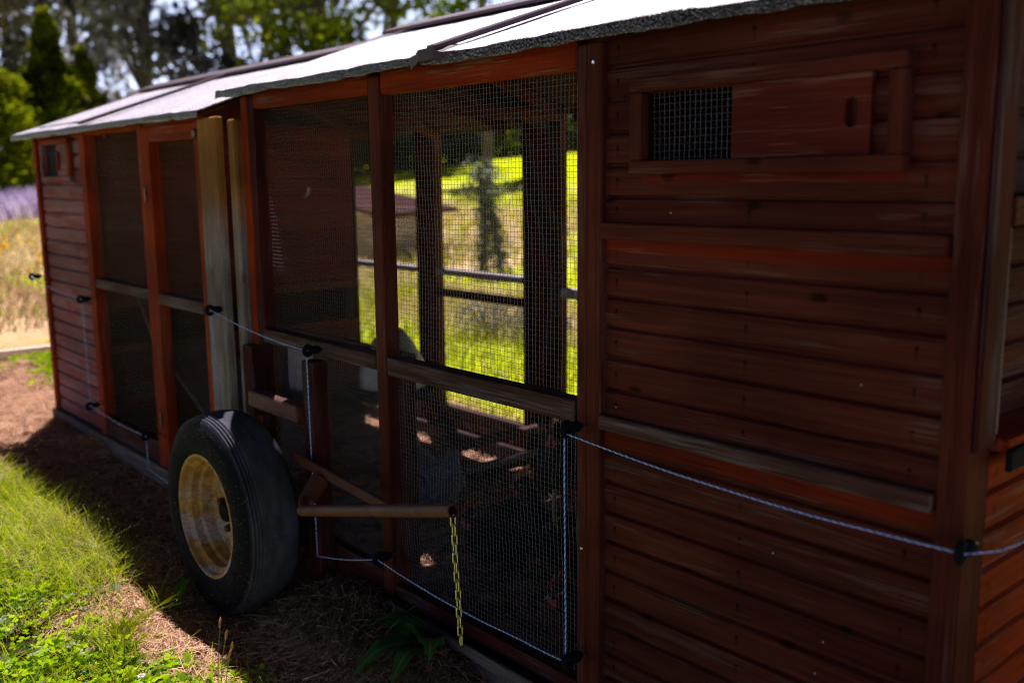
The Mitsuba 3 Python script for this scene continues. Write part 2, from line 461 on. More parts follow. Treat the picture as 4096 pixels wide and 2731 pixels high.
B(bx(-2.256, -1.512, .002, .05, .13, .215), 'bottom_rail', 'dark_wood')
B(bx(-2.25, -.60, -.032, .055, .045, .152), 'skid_beam', 'grey_wood', label='grey weathered ground beam')
B(bx(-2.25, -.62, -.046, -.034, .155, .185), 'skid_strip', 'grey_wood')
for x0, x1 in ((-2.998, -2.314), (-2.256, -1.510)):
    mesh_part(NC, (x0, .047, .89), (1, 0, 0), (0, 0, 1), x1 - x0, .72)
    mesh_part(NC, (x0, .030, .235 if x0 < -2.5 else .19), (1, 0, 0), (0, 0, 1), x1 - x0, .60 if x0 < -2.5 else .65, bulge=.011)
# boarded house front
grooves = [1.676, 1.608, 1.543, 1.476, 1.409, 1.344, 1.285, 1.200, 1.134, 1.071, 1.003, .934, .868, .797, .726, .656, .588, .519, .452, .390, .320, .262, .195, .130]
WX0, WX1, WZ0, WZ1 = -1.315, -.800, 1.412, 1.545
for a, b in zip(grooves[1:], grooves[:-1]):
    prof = siding(b - a)
    if b > WZ0 + .012 and a < WZ1 - .012:
        B(extrude(prof, (-1.430, .010, a), (1, 0, 0), (0, 1, 0), (0, 0, 1), WX0 - .03 + 1.430))
        B(extrude(prof, (WX1 - .20, .010, a), (1, 0, 0), (0, 1, 0), (0, 0, 1), -.688 - WX1 + .20))
    else:
        B(extrude(prof, (-1.430, .010, a), (1, 0, 0), (0, 1, 0), (0, 0, 1), .742))
B(bx(-1.430, -.690, -.013, .010, 1.252, 1.287), 'batten', 'red_wood')
B(bx(-1.430, -.690, -.013, .010, .842, .874), 'batten', 'weathered_rail', label='weathered grey batten')
B(bx(-1.429, -.691, .0086, .0104, 1.226, 1.2515, ch=.0004), 'sheltered_strip', 'sheltered_wood')
B(bx(-1.429, -.691, .0086, .0104, .806, .8415, ch=.0004), 'sheltered_strip', 'sheltered_wood')
# sliding vent window
W = NC + '__vent_window'
put('frame', bx(-1.345, -.768, -.016, .012, 1.545, 1.572), 'red_wood', W)
put('frame', bx(-1.345, -.768, -.016, .012, 1.385, 1.412), 'red_wood', W)
put('frame', bx(-1.345, -1.315, -.015, .012, 1.4125, 1.5445), 'red_wood', W)
put('sheltered_strip', bx(-1.33, -.775, .0088, .0104, 1.369, 1.3845, ch=.0002), 'sheltered_wood', W)
put('frame', bx(-.798, -.768, -.015, .012, 1.4125, 1.5445), 'red_wood', W)
hole = trimesh.creation.cylinder(1, 1, sections=24)
sh = m3.Manifold.cube((.272, .012, .131)).translate((-1.105, -.003, 1.413))
slot = m3.Manifold.batch_hull([m3.Manifold.cylinder(.05, .011, .011, 20).rotate((90, 0, 0)).translate((-.868, .02, z)) for z in (1.468, 1.496)])
shm = (sh - slot).to_mesh()
sv = shm.vert_properties[:, :3]
put('shutter', trimesh.Trimesh(sv, shm.tri_verts, process=False), 'painted_red', W, uv=np.c_[sv[:, 0] + 20 + 4000, sv[:, 2] + 6])
put('slot_back', bx(-.89, -.845, .0095, .013, 1.44, 1.52), 'dark_wood', W)
key = put('wire_mesh', wires((-1.313, .016, 1.412), (1, 0, 0), (0, 0, 1), .215, .132, r=.00045, bulge=.004, seed=3), 'wire', W)
labels[key] = {'kind': 'stuff'}
# hidden walls of the house
B(bx(-1.445, -1.432, .065, 1.45, .13, 1.69, ax=1), 'inner_wall', 'dark_wood')
B(bx(-1.43, -.64, 1.45, 1.47, .13, 1.68, ax=0), 'back_wall', 'dark_wood')
# right end wall with hatch
for k in range(12):
    z = .13 + k * .0675
    B(extrude(siding(.0675), (-.640, .075, z), (0, 1, 0), (-1, 0, 0), (0, 0, 1), 1.39), 'end_board', 'orange_wood')
B(bx(-.72, -.612, .076, 1.46, .9405, .962, ax=1), 'ledge', 'orange_wood')
B(bx(-.6110, -.600, .060, 1.46, .915, .950, ax=1), 'rubber_edge', 'black_plastic')
B(bx(-.668, -.640, .0755, .100, .9622, 1.298), 'jamb', 'golden_wood')
B(bx(-.690, -.628, .0755, 1.46, 1.300, 1.345, ax=1), 'hatch_beam', 'red_wood')
for k in range(5):
    B(extrude(siding(.0675), (-.690, .101, .9622 + k * .0675), (0, 1, 0), (-1, 0, 0), (0, 0, 1), 1.35), 'hatch_board', 'dark_wood')
for k in range(7):
    B(extrude(siding(.068), (-.662, .0755, 1.347 + k * .068), (0, 1, 0), (-1, 0, 0), (0, 0, 1), 1.39 - .1 * k if k < 4 else 1.0), 'gable_board', 'pale_wood')
# back of the run
for x in (-2.3, -1.5):
    B(bx(x, x + .045, 1.45, 1.50, .10, 1.68), 'back_post', 'dark_wood')
B(bx(-3.0, -1.45, 1.452, 1.498, 1.61, 1.68), 'back_beam', 'dark_wood')
B(bx(-3.07, -1.45, 1.452, 1.498, .86, .905), 'back_rail', 'bleached_wood')
B(bx(-3.0, -1.45, 1.452, 1.498, .10, .22), 'back_sill', 'dark_wood')
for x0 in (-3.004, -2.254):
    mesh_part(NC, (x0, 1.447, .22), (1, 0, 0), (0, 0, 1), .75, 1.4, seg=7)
# end frame between the runs
B(bx(-3.075, -3.035, .05, 1.45, .285, .318), 'end_bar', 'weathered_rail')
B(bx(-3.075, -3.035, .05, 1.45, .155, .200), 'end_bar', 'dark_wood')
B(bx(-3.075, -3.035, .05, 1.45, 1.62, 1.665), 'end_bar', 'red_wood')
# perches and inner pieces
B(tube([(-2.75, .06, .315), (-2.72, 1.44, .318)], .016, 10), 'perch', 'grey_wood')
B(tube([(-2.45, .06, .205), (-2.50, 1.44, .200)], .014, 10), 'perch', 'grey_wood')
B(bx(-2.948, -2.795, .056, .070, .64, .862, ax=2), 'grey_panel', 'pale_panel', label='grey weathered board behind the wire')


# roofs
def felt(x0, x1, ye, ze, yr, zr, sag, seed, droop=.020):
    nx_, ns = int((x1 - x0) / .02), 46
    s = np.r_[np.linspace(-.05, .0, 8), np.linspace(0, 1, ns)[1:]]
    xs = np.linspace(x0, x1, nx_)
    Xg, S = np.meshgrid(xs, s)
    run = yr - ye
    wob = meshkit.fbm(np.stack([Xg * 5, S * 3, Xg * 0], -1), 3, seed) - .5
    edge = meshkit.fbm(np.stack([Xg * 16, Xg * 0, Xg * 0], -1), 4, seed + 3) - .5
    Yg = ye + run * np.clip(S, 0, 1) - np.clip(-S, 0, 1) / .05 * (.004 + edge * .008)
    Zg = ze + (zr - ze) * np.clip(S, 0, 1) + wob * sag - (np.clip(-S, 0, 1) / .05) ** 1.3 * (droop + edge * .013)
    Zg += .006 * np.exp(-((S - .04) / .05) ** 2) * (edge * 2)
    top = np.stack([Xg, Yg, Zg], -1)
    bot = top - [0, 0, .006]
    m, n = Xg.shape
    v = np.vstack([top.reshape(-1, 3), bot.reshape(-1, 3)])
    i, j = np.meshgrid(np.arange(m - 1), np.arange(n - 1), indexing='ij')
    a = np.stack([i * n + j, i * n + j + 1, (i + 1) * n + j + 1, (i + 1) * n + j], -1).reshape(-1, 4)
    o = m * n
    k = np.arange(n - 1); h = np.arange(m - 1)
    e = np.vstack([np.c_[k, k + o, k + 1 + o, k + 1], np.c_[h * n, (h + 1) * n, (h + 1) * n + o, h * n + o], np.c_[h * n + n - 1, h * n + n - 1 + o, (h + 1) * n + n - 1 + o, (h + 1) * n + n - 1]])
    return v, np.vstack([a, a[:, ::-1] + o, e]), np.tile(np.c_[Xg.reshape(-1), S.reshape(-1)], (2, 1))


def roof(p, x0, x1, ye, ze, yr, zr, sag, seed, seams, nb=9):
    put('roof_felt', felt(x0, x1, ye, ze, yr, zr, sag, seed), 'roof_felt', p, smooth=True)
    v, f, fu = felt(x0, x1, ye, ze, yr, zr, sag * .5, seed + 1)
    v = v * [1, -1, 1] + [0, 2 * yr + .001, 0]
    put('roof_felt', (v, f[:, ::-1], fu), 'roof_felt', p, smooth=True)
    sl = np.array([0, yr - ye, zr - ze]); L = np.linalg.norm(sl); sl /= L
    nrm = np.array([0, -sl[2], sl[1]])
    for side in (1, -1):
        for k in range(nb):
            c = np.array([0, ye, ze]) + sl * (.02 + (k + .5) * (L - .03) / nb) - nrm * .020
            if side < 0:
                c[1] = 2 * yr - c[1]
            c[0] = (x0 + x1) / 2
            put('roof_board', plank(c, x1 - x0 - .03, (L - .03) / nb - .002, .013, (1, 0, 0), nrm * [1, side, 1], .0015), 'dark_wood', p)
    for x in np.linspace(x0 + .12, x1 - .12, 5):
        for side in (1, -1):
            a = np.array([x, ye + .07, ze - .030]); b = np.array([x, yr, zr - .055])
            if side < 0:
                a[1], b[1] = 2 * yr - a[1], 2 * yr - b[1] + .001
            put('rafter', beam(a + [0, 0, -.0], b, .035, .045), 'red_wood', p)
    for x in seams:
        a = np.array([x, ye - .015, ze + .010]); b = np.array([x + .02, yr - .02, zr + .006])
        put('seam_batten', beam(a, b, .030, .014), 'dark_felt', p)
    lo = 0.0
    put('ridge_cap', beam((x0 + .01, yr - .055, zr - .003), (x1, yr - .055, zr - .003), .13, .012, up=nrm), 'dark_felt', p)
    put('ridge_cap', beam((x0 + .01, yr + .058, zr - .003), (x1, yr + .058, zr - .003), .13, .012, up=nrm * [1, -1, 1]), 'dark_felt', p)


roof(NC, -3.145, -.46, -.055, 1.676, .72, 1.938, .009, 11, (-1.93,))

# torn, crumpled felt below the end of the seam batten
tx, ts = np.meshgrid(np.linspace(-2.03, -1.89, 40), np.linspace(-.055, .055, 18))
tn = meshkit.fbm(np.stack([tx * 40, ts * 40, tx * 0], -1), 3, 8)
tm = np.clip(np.minimum((tx + 2.03) / .05, (-1.89 - tx) / .03), 0, 1)
tv = np.stack([tx, -.057 + np.clip(ts, 0, 1) - .012 * tm * (ts < 0), 1.676 + np.clip(ts, 0, 1) * .338 + np.clip(ts, -1, 0) * .55 + tm * (.006 + .022 * (tn - .35))], -1).reshape(-1, 3)
ti, tj = np.meshgrid(np.arange(17), np.arange(39), indexing='ij')
B((tv, np.stack([ti * 40 + tj, ti * 40 + tj + 1, (ti + 1) * 40 + tj + 1, (ti + 1) * 40 + tj], -1).reshape(-1, 4)), 'torn_felt', 'dark_felt', label='dark torn crumpled felt at the eave')
# wheel, brackets, swing bar
WH = NC + '__wheel'
wc = np.array([-2.885, -.205, .330])
prof = [(.197, -.083), (.205, -.091), (.235, -.098), (.265, -.097), (.290, -.090), (.306, -.080)]
for k in range(3):
    y0 = -.078 + k * .010
    prof += [(.308 + .003 * k, y0), (.3135 + .003 * k, y0 + .002), (.3140 + .003 * k, y0 + .006), (.3085 + .003 * k, y0 + .008)]
prof += [(.322, -.046), (.3255, -.02), (.326, .0), (.3255, .02), (.322, .046), (.312, .07), (.300, .086), (.27, .096), (.235, .098), (.205, .09), (.197, .083)]
put('tyre', lathe(prof, wc, (0, 1, 0), 96), 'rubber', WH, smooth=35)
prof = [(.197, .083), (.203, -.080), (.2005, -.090), (.193, -.091), (.189, -.086), (.186, -.074), (.172, -.060), (.170, -.036), (.160, -.028), (.157, -.006), (.153, .006), (.142, .014), (.118, .010), (.095, .016), (.060, .016), (.058, .02), (.197, .03)]
put('rim', lathe(prof, wc, (0, 1, 0), 72), 'rusty_rim', WH, smooth=30)
put('hub', lathe([(0, -.028), (.030, -.028), (.034, -.022), (.036, .0), (.048, .004), (.062, .013), (.062, .03)], wc, (0, 1, 0), 28), 'black_plastic', WH, smooth=35)
for k in range(5):
    a = k * 2 * math.pi / 5 + .5
    c = wc + [math.cos(a) * .078, .004, math.sin(a) * .078]
    put('wheel_nut', lathe([(0, -.012), (.011, -.012), (.012, -.008), (.012, .012)], c, (0, 1, 0), 6), 'rusty_iron', WH)
B(tube([wc + [0, .03, 0], (-2.885, .12, .33)], .022, 12), 'stub_axle', 'rusty_iron')
B(bx(-2.972, -2.645, -.085, -.030, .640, .695, ch=.005), 'wheel_bracket', 'rusty_iron')
B(bx(-3.045, -2.975, -.060, -.020, .60, .838, ch=.004), 'bracket_post', 'dark_wood')
B(bx(-2.640, -2.575, -.062, -.008, .12, .838, ch=.004), 'bracket_post', 'dark_wood')
pl = trimesh.creation.box((.13, .012, .15)); pl.apply_translation((-2.47, -.16, .50))
B(tube([(-2.49, -.10, .50), (-2.47, -.16, .45), (-2.404, -.2, .4515)], [.030, .024, .0165], 14), 'bar_socket', 'rusty_iron')
B(beam((-2.66, -.09, .535), (-2.15, -.09, .500), .012, .032), 'flat_strut', 'rusty_iron')
pa, pb = np.array([-2.42, -.2, .447]), np.array([-1.705, -.2, .631])
ax = (pb - pa) / np.linalg.norm(pb - pa)
B(lathe([(.0125, 0), (.0165, 0), (.0165, np.linalg.norm(pb - pa)), (.0125, np.linalg.norm(pb - pa)), (.0125, .02)], pa, ax, 20), 'swing_bar', 'rusty_iron', smooth=40, label='rusty hollow steel tube')
for x, z in ((-1.452, 1.615), (-1.49, .55)):
    B(lathe([(0, -.003), (.003, -.003), (.0045, -.0015), (.005, .001)], (x, -.006 if x > -1.47 else 0, z), (0, 1, 0), 12), 'screw', 'steel')
for k in range(6):
    x, z = R.uniform(-1.40, -.75), grooves[R.integers(6, 20)] + .025
    B(lathe([(0, -.0012), (.0018, -.0010), (.0024, .001)], (x, .010, z), (0, 1, 0), 8), 'nail_head', 'galvanised')


# insulators
def insulator(parent, x, z, y=-.062):
    m = join([torus((x, y, z), (1, .25, 0), .013, .0075, 22, 10), lathe([(0, .0), (.010, .0), (.0125, .006), (.0125, .022), (.008, .030), (.006, .034), (0, .034)], (x, y + .012, z), (0, 1, 0), 16)])
    k = put('insulator', m, 'black_plastic', parent, smooth=40)
    put('screw_shank', tube([(x, y + .045, z), (x, .004, z)], .0025, 6), 'steel', parent)
    return k


for x, z in ((-2.595, .873), (-2.244, .316), (-1.473, .304), (-1.476, .842)):
    insulator(NC, x, z)
insulator(NC, -.622, .808, -.05)

# ------------------------------------------------------------------ far coop
FC = thing('chicken_coop_001', 'far chicken coop with orange red frame, small boarded hutch and wire door', 'chicken coop', 'mobile chicken coops')
F_ = lambda m, name, mat='orange_wood', **k: put(name, m, mat, FC, **k)
FT = 1.618
F_(bx(-5.455, -5.405, -.004, .05, .185, FT), 'corner_post')
F_(bx(-4.735, -4.665, -.004, .05, .185, FT), 'post')
F_(bx(-4.010, -3.955, -.004, .05, .185, FT), 'post')
F_(bx(-5.404, -3.40, .003, .05, 1.592, FT + .01), 'fascia_board')
F_(bx(-5.46, -3.38, -.02, .07, .115, .196), 'skid_beam', 'grey_wood', label='pale grey weathered ground beam')
F_(bx(-4.664, -4.011, .001, .045, .2, .29), 'bottom_rail', 'dark_wood')
pz = .0695
z = .198
while z < 1.59:
    x_in = z > 1.375 - pz * .3
    if z + pz > 1.41 and z < 1.555:
        F_(extrude(siding(pz), (-5.404, .012, z), (1, 0, 0), (0, 1, 0), (0, 0, 1), .10), 'board', 'worn_red_wood')
        F_(extrude(siding(pz), (-4.875, .012, z), (1, 0, 0), (0, 1, 0), (0, 0, 1), .139), 'board', 'worn_red_wood')
    else:
        cut = R.uniform(.2, .5) if R.random() < .5 else 0
        if cut:
            F_(extrude(siding(pz), (-5.404, .012, z), (1, 0, 0), (0, 1, 0), (0, 0, 1), cut - .002), 'board', 'worn_red_wood')
        F_(extrude(siding(pz), (-5.404 + cut, .012, z), (1, 0, 0), (0, 1, 0), (0, 0, 1), .668 - cut), 'board', 'worn_red_wood')
    z += pz
W = FC + '__vent_window'
put('frame', bx(-5.31, -4.87, -.014, .014, 1.565, 1.590), 'orange_wood', W)
put('frame', bx(-5.31, -4.87, -.014, .014, 1.385, 1.412), 'worn_red_wood', W)
put('frame', bx(-5.31, -5.283, -.013, .014, 1.4125, 1.5645), 'worn_red_wood', W)
put('frame', bx(-4.897, -4.87, -.013, .014, 1.4125, 1.5645), 'orange_wood', W)
put('shutter', bx(-5.085, -4.90, .0, .012, 1.413, 1.564, ax=0), 'worn_red_wood', W)
put('shutter_grip', bx(-5.055, -5.035, -.012, -.0005, 1.44, 1.53), 'orange_wood', W)
key = put('wire_mesh', wires((-5.285, .018, 1.412), (1, 0, 0), (0, 0, 1), .205, .152, seed=5, seg=4), 'wire', W)
labels[key] = {'kind': 'stuff'}
F_(bx(-4.664, -4.011, 0, .045, .900, .943), 'rail', 'weathered_rail')
mesh_part(FC, (-4.66, .03, .945), (1, 0, 0), (0, 0, 1), .65, .65, seg=6)
mesh_part(FC, (-4.66, .03, .29), (1, 0, 0), (0, 0, 1), .65, .61, seg=6)
D = FC + '__door'
for x0, x1 in ((-3.945, -3.885), (-3.455, -3.395)):
    put('stile', bx(x0, x1, -.008, .035, .20, 1.592), 'orange_wood', D)
put('top_rail', bx(-3.884, -3.456, -.007, .034, 1.535, 1.592), 'orange_wood', D)
put('middle_rail', bx(-3.884, -3.456, -.012, .034, .893, .938), 'weathered_rail', D)
put('bottom_rail', bx(-3.884, -3.456, -.007, .034, .2, .26), 'orange_wood', D)
put('hinge', bx(-3.953, -3.935, -.014, -.0085, 1.30, 1.36, ch=.001), 'rusty_iron', D)
put('hinge', bx(-3.953, -3.935, -.014, -.0085, .38, .44, ch=.001), 'rusty_iron', D)
put('latch', lathe([(0, -.012), (.014, -.012), (.018, -.002), (.018, 0)], (-3.43, -.008, 1.55), (0, 1, 0), 16), 'rusty_iron', D)
for zz, hh in ((.94, .6), (.26, .63)):
    key = put('wire_mesh', wires((-3.885, .036, zz), (1, 0, 0), (0, 0, 1), .43, hh, seed=int(zz * 10), seg=6), 'dull_wire', D)
    labels[key] = {'kind': 'stuff'}
# grey boards over the joint
g1 = bx(-3.372, -3.212, -.030, -.004, .19, 1.60, ch=.006)
F_(g1, 'joint_board', 'golden_wood', label='wide grey weathered upright board, golden at the top')
F_(bx(-3.148, -3.092, -.022, .010, .18, 1.585, ch=.006), 'joint_board', 'golden_wood', label='narrow grey weathered upright board')
# hutch inner wall, back wall
for k in range(9):
    z0 = .84 + k * .0925
    F_(plank((-4.72, .75, z0 + .045), 1.36, .018, .090, (0, 1, 0), (0, 0, 1), .003), 'inner_board', 'inner_wood')
F_(bx(-4.735, -4.700, .055, 1.44, .79, .838), 'pop_hole_lintel', 'red_wood')
F_(bx(-4.735, -4.700, .055, 1.44, .575, .612), 'inner_rail', 'red_wood')
F_(tube([(-4.708, 1.13, 1.30), (-4.68, 1.13, 1.30), (-4.665, 1.13, 1.32), (-4.66, 1.13, 1.345)], .007, 8), 'hook', 'galvanised')
F_(bx(-4.735, -4.715, .055, 1.44, .19, .574, ax=1), 'inner_panel', 'dark_wood')
F_(bx(-5.43, -5.41, .05, 1.46, .19, 1.62, ax=1), 'end_wall', 'red_wood')
F_(bx(-5.42, -4.735, 1.462, 1.47, .19, 1.65, ax=0), 'back_wall', 'dark_wood')
F_(bx(-4.86, -4.785, 1.45, 1.50, .10, 1.68), 'back_post', 'grey_wood')
F_(bx(-4.140, -4.062, 1.45, 1.50, .08, 1.68), 'back_post', 'red_wood')
F_(bx(-4.060, -3.975, 1.452, 1.503, .08, 1.68), 'back_post', 'red_wood')
for x in (-3.315, -3.262, -3.19, -3.12):
    F_(bx(x, x + .050, 1.45 + .004 * (x > -3.2), 1.50, .08, 1.69), 'back_post', 'dark_wood')
F_(bx(-4.79, -3.1, 1.456, 1.497, 1.625, 1.69), 'back_beam', 'red_wood')
F_(bx(-4.79, -4.142, 1.448, 1.500, .905, .936), 'back_rail', 'bleached_wood')
F_(bx(-3.974, -3.316, 1.448, 1.500, .905, .936), 'back_rail', 'bleached_wood')
F_(bx(-3.974, -3.316, 1.458, 1.495, .795, .832), 'back_rail', 'dark_wood')
F_(bx(-4.79, -3.1, 1.455, 1.500, .09, .235), 'back_sill', 'weathered_rail')
F_(bx(-4.70, -3.1, 1.25, 1.30, .10, .20), 'floor_beam', 'weathered_rail')
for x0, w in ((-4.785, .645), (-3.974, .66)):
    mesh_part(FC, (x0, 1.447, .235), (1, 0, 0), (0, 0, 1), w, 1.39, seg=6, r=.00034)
F_(beam((-4.66, .42, .60), (-3.70, .42, .16), .34, .02), 'ramp_board', 'grey_wood')
F_(beam((-4.56, .14, .92), (-4.16, .14, .46), .02, .022), 'stick', 'weathered_rail')
F_(bx(-4.69, -3.3, .80, .84, .62, .66), 'perch', 'weathered_rail')
put('joint_flap', beam((-3.215, .20, 1.737), (-3.215, .70, 1.928), .17, .006, up=(0, -.34, .94)), 'dark_felt', FC)  # added flaps, block sun leaking through the gap between the roofs
put('joint_flap', beam((-3.215, 1.50, 1.68), (-3.215, .74, 1.935), .17, .006, up=(0, .34, .94)), 'dark_felt', FC)
put('barge_board', beam((-3.130, 1.47, 1.615), (-3.130, .74, 1.860), .012, .10, up=(0, .34, .94)), 'dark_wood', NC)
put('barge_board', beam((-3.130, .16, 1.677), (-3.130, .70, 1.860), .012, .10, up=(0, -.34, .94)), 'dark_wood', NC)
roof(FC, -5.61, -3.285, -.060, 1.624, .72, 1.905, .006, 23, (-4.49,), 9)
insulator(FC, -5.40, .906, -.075)
for x, z in ((-4.662, .852), (-4.659, .350), (-3.973, .338), (-3.258, .934)):
    insulator(FC, x, z, -.072)


# ------------------------------------------------------------------ twine
def rope(pts, tag, cat):
    t = thing('fence_twine', tag, cat)
    p = []
    for a, b in zip(pts[:-1], pts[1:]):
        a, b = np.array(a), np.array(b)
        n = max(2, int(np.linalg.norm(b - a) / .0022))
        s = np.linspace(0, 1, n, endpoint=False)[:, None]
        sag = .018 * np.linalg.norm((b - a)[:2]) * 4 * s * (1 - s)
        p.append(a + (b - a) * s - [0, 0, 1] * sag + (meshkit.fbm(np.c_[s * 5 * np.linalg.norm(b - a), s * 0, s * 0 + a.sum()], 2) - .5)[:, None] * .004)
    p = np.vstack(p + [np.array(pts[-1:])])
    d = np.gradient(p, axis=0); d /= np.linalg.norm(d, axis=1, keepdims=True) + 1e-12
    ref = np.array([.35, .9, .25])
    a = np.cross(d, ref); a /= np.linalg.norm(a, axis=1, keepdims=True); b = np.cross(d, a)
    L = np.r_[0, np.cumsum(np.linalg.norm(np.diff(p, axis=0), axis=1))]
    for k, (mat, nm) in enumerate((('twine_blue', 'blue_strand'), ('twine_white', 'white_strand'), ('twine_blue', 'blue_strand'))):
        g = L * 2 * np.pi / .016 + k * 2 * np.pi / 3
        q = p + .00105 * (np.cos(g)[:, None] * a + np.sin(g)[:, None] * b)
        put(nm, tube(q, .00105, 4, False), mat, t, smooth=True)
    return t


Yt = -.068
rope([(-5.75, .02, .915), (-5.40, -.08, .906), (-4.662, Yt, .852), (-4.659, Yt, .352), (-3.973, Yt, .338), (-3.977, Yt, .20), (-3.69, Yt, .18)],
     'blue and white twine strung low across the far coop front, sagging to the ground', 'twine')
rope([(-3.255, -.05, .50), (-3.258, Yt, .934), (-2.595, Yt, .873), (-2.585, Yt, .427), (-2.579, Yt, .226), (-2.244, Yt, .316), (-1.473, Yt, .304), (-1.476, Yt, .835), (-.622, -.056, .808), (-.585, .02, .805), (-.575, .30, .80)],
     'blue and white twine zigzagging across the near coop from wire run to corner post', 'twine')
k = put('knot', trimesh.creation.icosphere(2, .004), 'twine_white', 'fence_twine_001')
scene[k] = mikit.ply(place(trimesh.creation.icosphere(2, .0045), np.eye(3), np.array([-2.585, Yt, .427])), 'twine_white', smooth=True)

# ------------------------------------------------------------------ chain
CH = thing('chain', 'short brassy steel chain hanging from the end of the rusty tube', 'chain')


def link(c, ang, lean, a=.0078, Rr=.0056, r=.0024):
    t = np.r_[np.linspace(-np.pi / 2, np.pi / 2, 9), np.linspace(np.pi / 2, 3 * np.pi / 2, 9)]
    x = Rr * np.sin(t) * 1.0
    z = Rr * np.cos(t) + np.r_[np.full(9, a), np.full(9, -a)]
    P = np.c_[x * math.cos(ang) + lean * z, x * math.sin(ang), z]
    P = np.vstack([P, P[:1]])
    v, f = tube(P + c, r, 8, False)
    return v, f


c0 = np.array([-1.707, -.2, .618])
for k in range(14):
    c = c0 + np.array([.0011 * k + .0015 * math.sin(k), .0004 * k, -.012 - .0222 * k])
    put('link', link(c, (-.15 if k % 2 else 1.30) + .1 * math.sin(k * 2.3), -.03), 'chain_metal', CH, smooth=True)
k = put('shackle', join([torus((-1.475, -.16, .035), (.3, 1, .4), .017, .004, 26, 10)]), 'steel', smooth=True)
labels[k] = {'label': 'bright steel ring lying in the grass below the ground beam', 'category': 'ring'}


# ------------------------------------------------------------------ hens and things in the runs
def hen(x, y, z0, ang, mat, label, s=1.0, head=0.0, comb=True):
    """x, y: where it stands; facing +x turned by ang."""
    h = thing('hen', label, 'hen')
    S = [(-.115, 0, .245, .062), (-.03, 0, .215, .088), (.055, 0, .215, .080), (.105, 0, .265, .050), (.128, 0, .335 + head, .030), (.142, 0, .375 + head, .026),
         (-.185, 0, .315, .034), (-.21, 0, .37, .018), (.0, .055, .15, .042), (.0, -.055, .15, .042), (.165, 0, .368 + head, .014)]
    body = blob(S, [(0, 1), (1, 2), (2, 3), (3, 4), (4, 5), (0, 6), (6, 7), (1, 8), (1, 9), (5, 10)], .014, 10)
    v = body.vertices
    v = v + (meshkit.fbm(v * 60, 3, 4)[:, None] - .5) * .006
    M = rotz(ang) * s
    o = np.array([x, y, z0])
    put('body', place(trimesh.Trimesh(v, body.faces, process=False), M, o), mat, h, smooth=True)
    hz = .375 + head
    for sy in (-1, 1):
        put('wing', place(lathe([(0, -.10), (.03, -.085), (.045, -.04), (.048, .02), (.035, .07), (.0, .10)], (-.045, .062 * sy, .225), (1, 0, -.25), 14), M @ np.diag([1, .55, 1]), o + M @ [0, .028 * sy, 0]), mat, h, smooth=True)
        put('leg', place(join([tube([(.0, .045 * sy, .12), (.005, .045 * sy, .055), (.0, .045 * sy, .006)], .006, 6)] + [tube([(.0, .045 * sy, .008), (.045 * math.cos(a), .045 * sy + .045 * math.sin(a), .004)], .0045, 5) for a in (-.5, 0, .5, 3.14)]), M, o), 'beak', h)
        put('eye', place(trimesh.creation.icosphere(2, .0045), M, o + M @ [.152, .022 * sy, hz + .004]), 'beak', h)
        put('wattle', place(lathe([(0, -.022), (.009, -.018), (.011, -.006), (.006, .006), (0, .010)], (.165, .009 * sy, hz - .022), (0, 0, 1), 10), M, o), 'comb_red', h, smooth=True)
    put('beak', place(lathe([(.009, 0), (.006, .010), (0, .024)], (.174, 0, hz - .008), (1, 0, -.25), 8), M, o), 'beak', h)
    pts = [(.172, hz + .012), (.178, hz + .03), (.166, hz + .024), (.162, hz + .046), (.150, hz + .032), (.142, hz + .052), (.130, hz + .032), (.118, hz + .040), (.118, hz + .018)]
    from shapely.geometry import Polygon
    cm = trimesh.creation.extrude_polygon(Polygon(pts + [(.14, hz + .01)]).buffer(.002), .006, engine='earcut')
    cv = np.asarray(cm.vertices)
    put('comb', place((np.c_[cv[:, 0], cv[:, 2] - .003, cv[:, 1]], cm.faces), M, o), 'comb_red', h)
    put('face', place(trimesh.creation.icosphere(2, .0205), M @ np.diag([1, 1.12, .9]), o + M @ [.150, 0, hz - .002]), 'comb_red', h, smooth=True)
    return h


hen(-1.70, .30, .02, math.radians(-100), 'black_feather', 'black hen with red comb nearest the middle double post, low behind the wire', head=-.07)
hen(-2.27, .42, .05, math.radians(-80), 'black_feather', 'black hen with red comb behind the hanging chain', head=-.06)
hen(-2.03, .50, .075, math.radians(-140), 'black_feather', 'black hen with raised head right of the chain, deeper in the run', head=.01)
hen(-1.96, .42, .37, math.radians(-60), 'black_feather', 'black hen perched highest, just below the middle rail end', head=-.05)
hen(-2.80, .52, .03, math.radians(165), 'grey_feather', 'blue grey hen behind the middle post of the wire run', 1.15, head=-.05)
# drinker hung from a rail
DR = thing('poultry_drinker', 'grey domed drinker on a black base hanging in the run', 'drinker')
dc = (-3.57, .9, .425)
put('dome', lathe([(0, .325), (.012, .322), (.05, .30), (.095, .24), (.138, .16), (.150, .10), (.150, .05)], dc, (0, 0, 1), 32), 'galvanised', DR, smooth=40)
put('base', lathe([(0, .0), (.17, .0), (.20, .05), (.195, .055), (.165, .04), (.12, .045), (.12, .07)], dc, (0, 0, 1), 32), 'black_plastic', DR, smooth=40)
put('hook', join([tube([(-3.57, .9, .745), (-3.56, .9, .77), (-3.58, .9, .79), (-3.60, .9, .775)], .004, 6), tube([(-3.58, .9, .79), (-3.58, .9, 1.85)], .0025, 5)]), 'steel', DR)
k = put('clay_pot', lathe([(.0, 0), (.03, 0), (.05, .08), (.055, .08), (.055, .10), (.048, .10), (.045, .07), (.03, .01)], (-3.80, .92, .36), (.8, -.4, .5), 24), 'terracotta', smooth=35)
labels[k] = {'label': 'orange terracotta pot lying on its side behind the drinker', 'category': 'pot'}


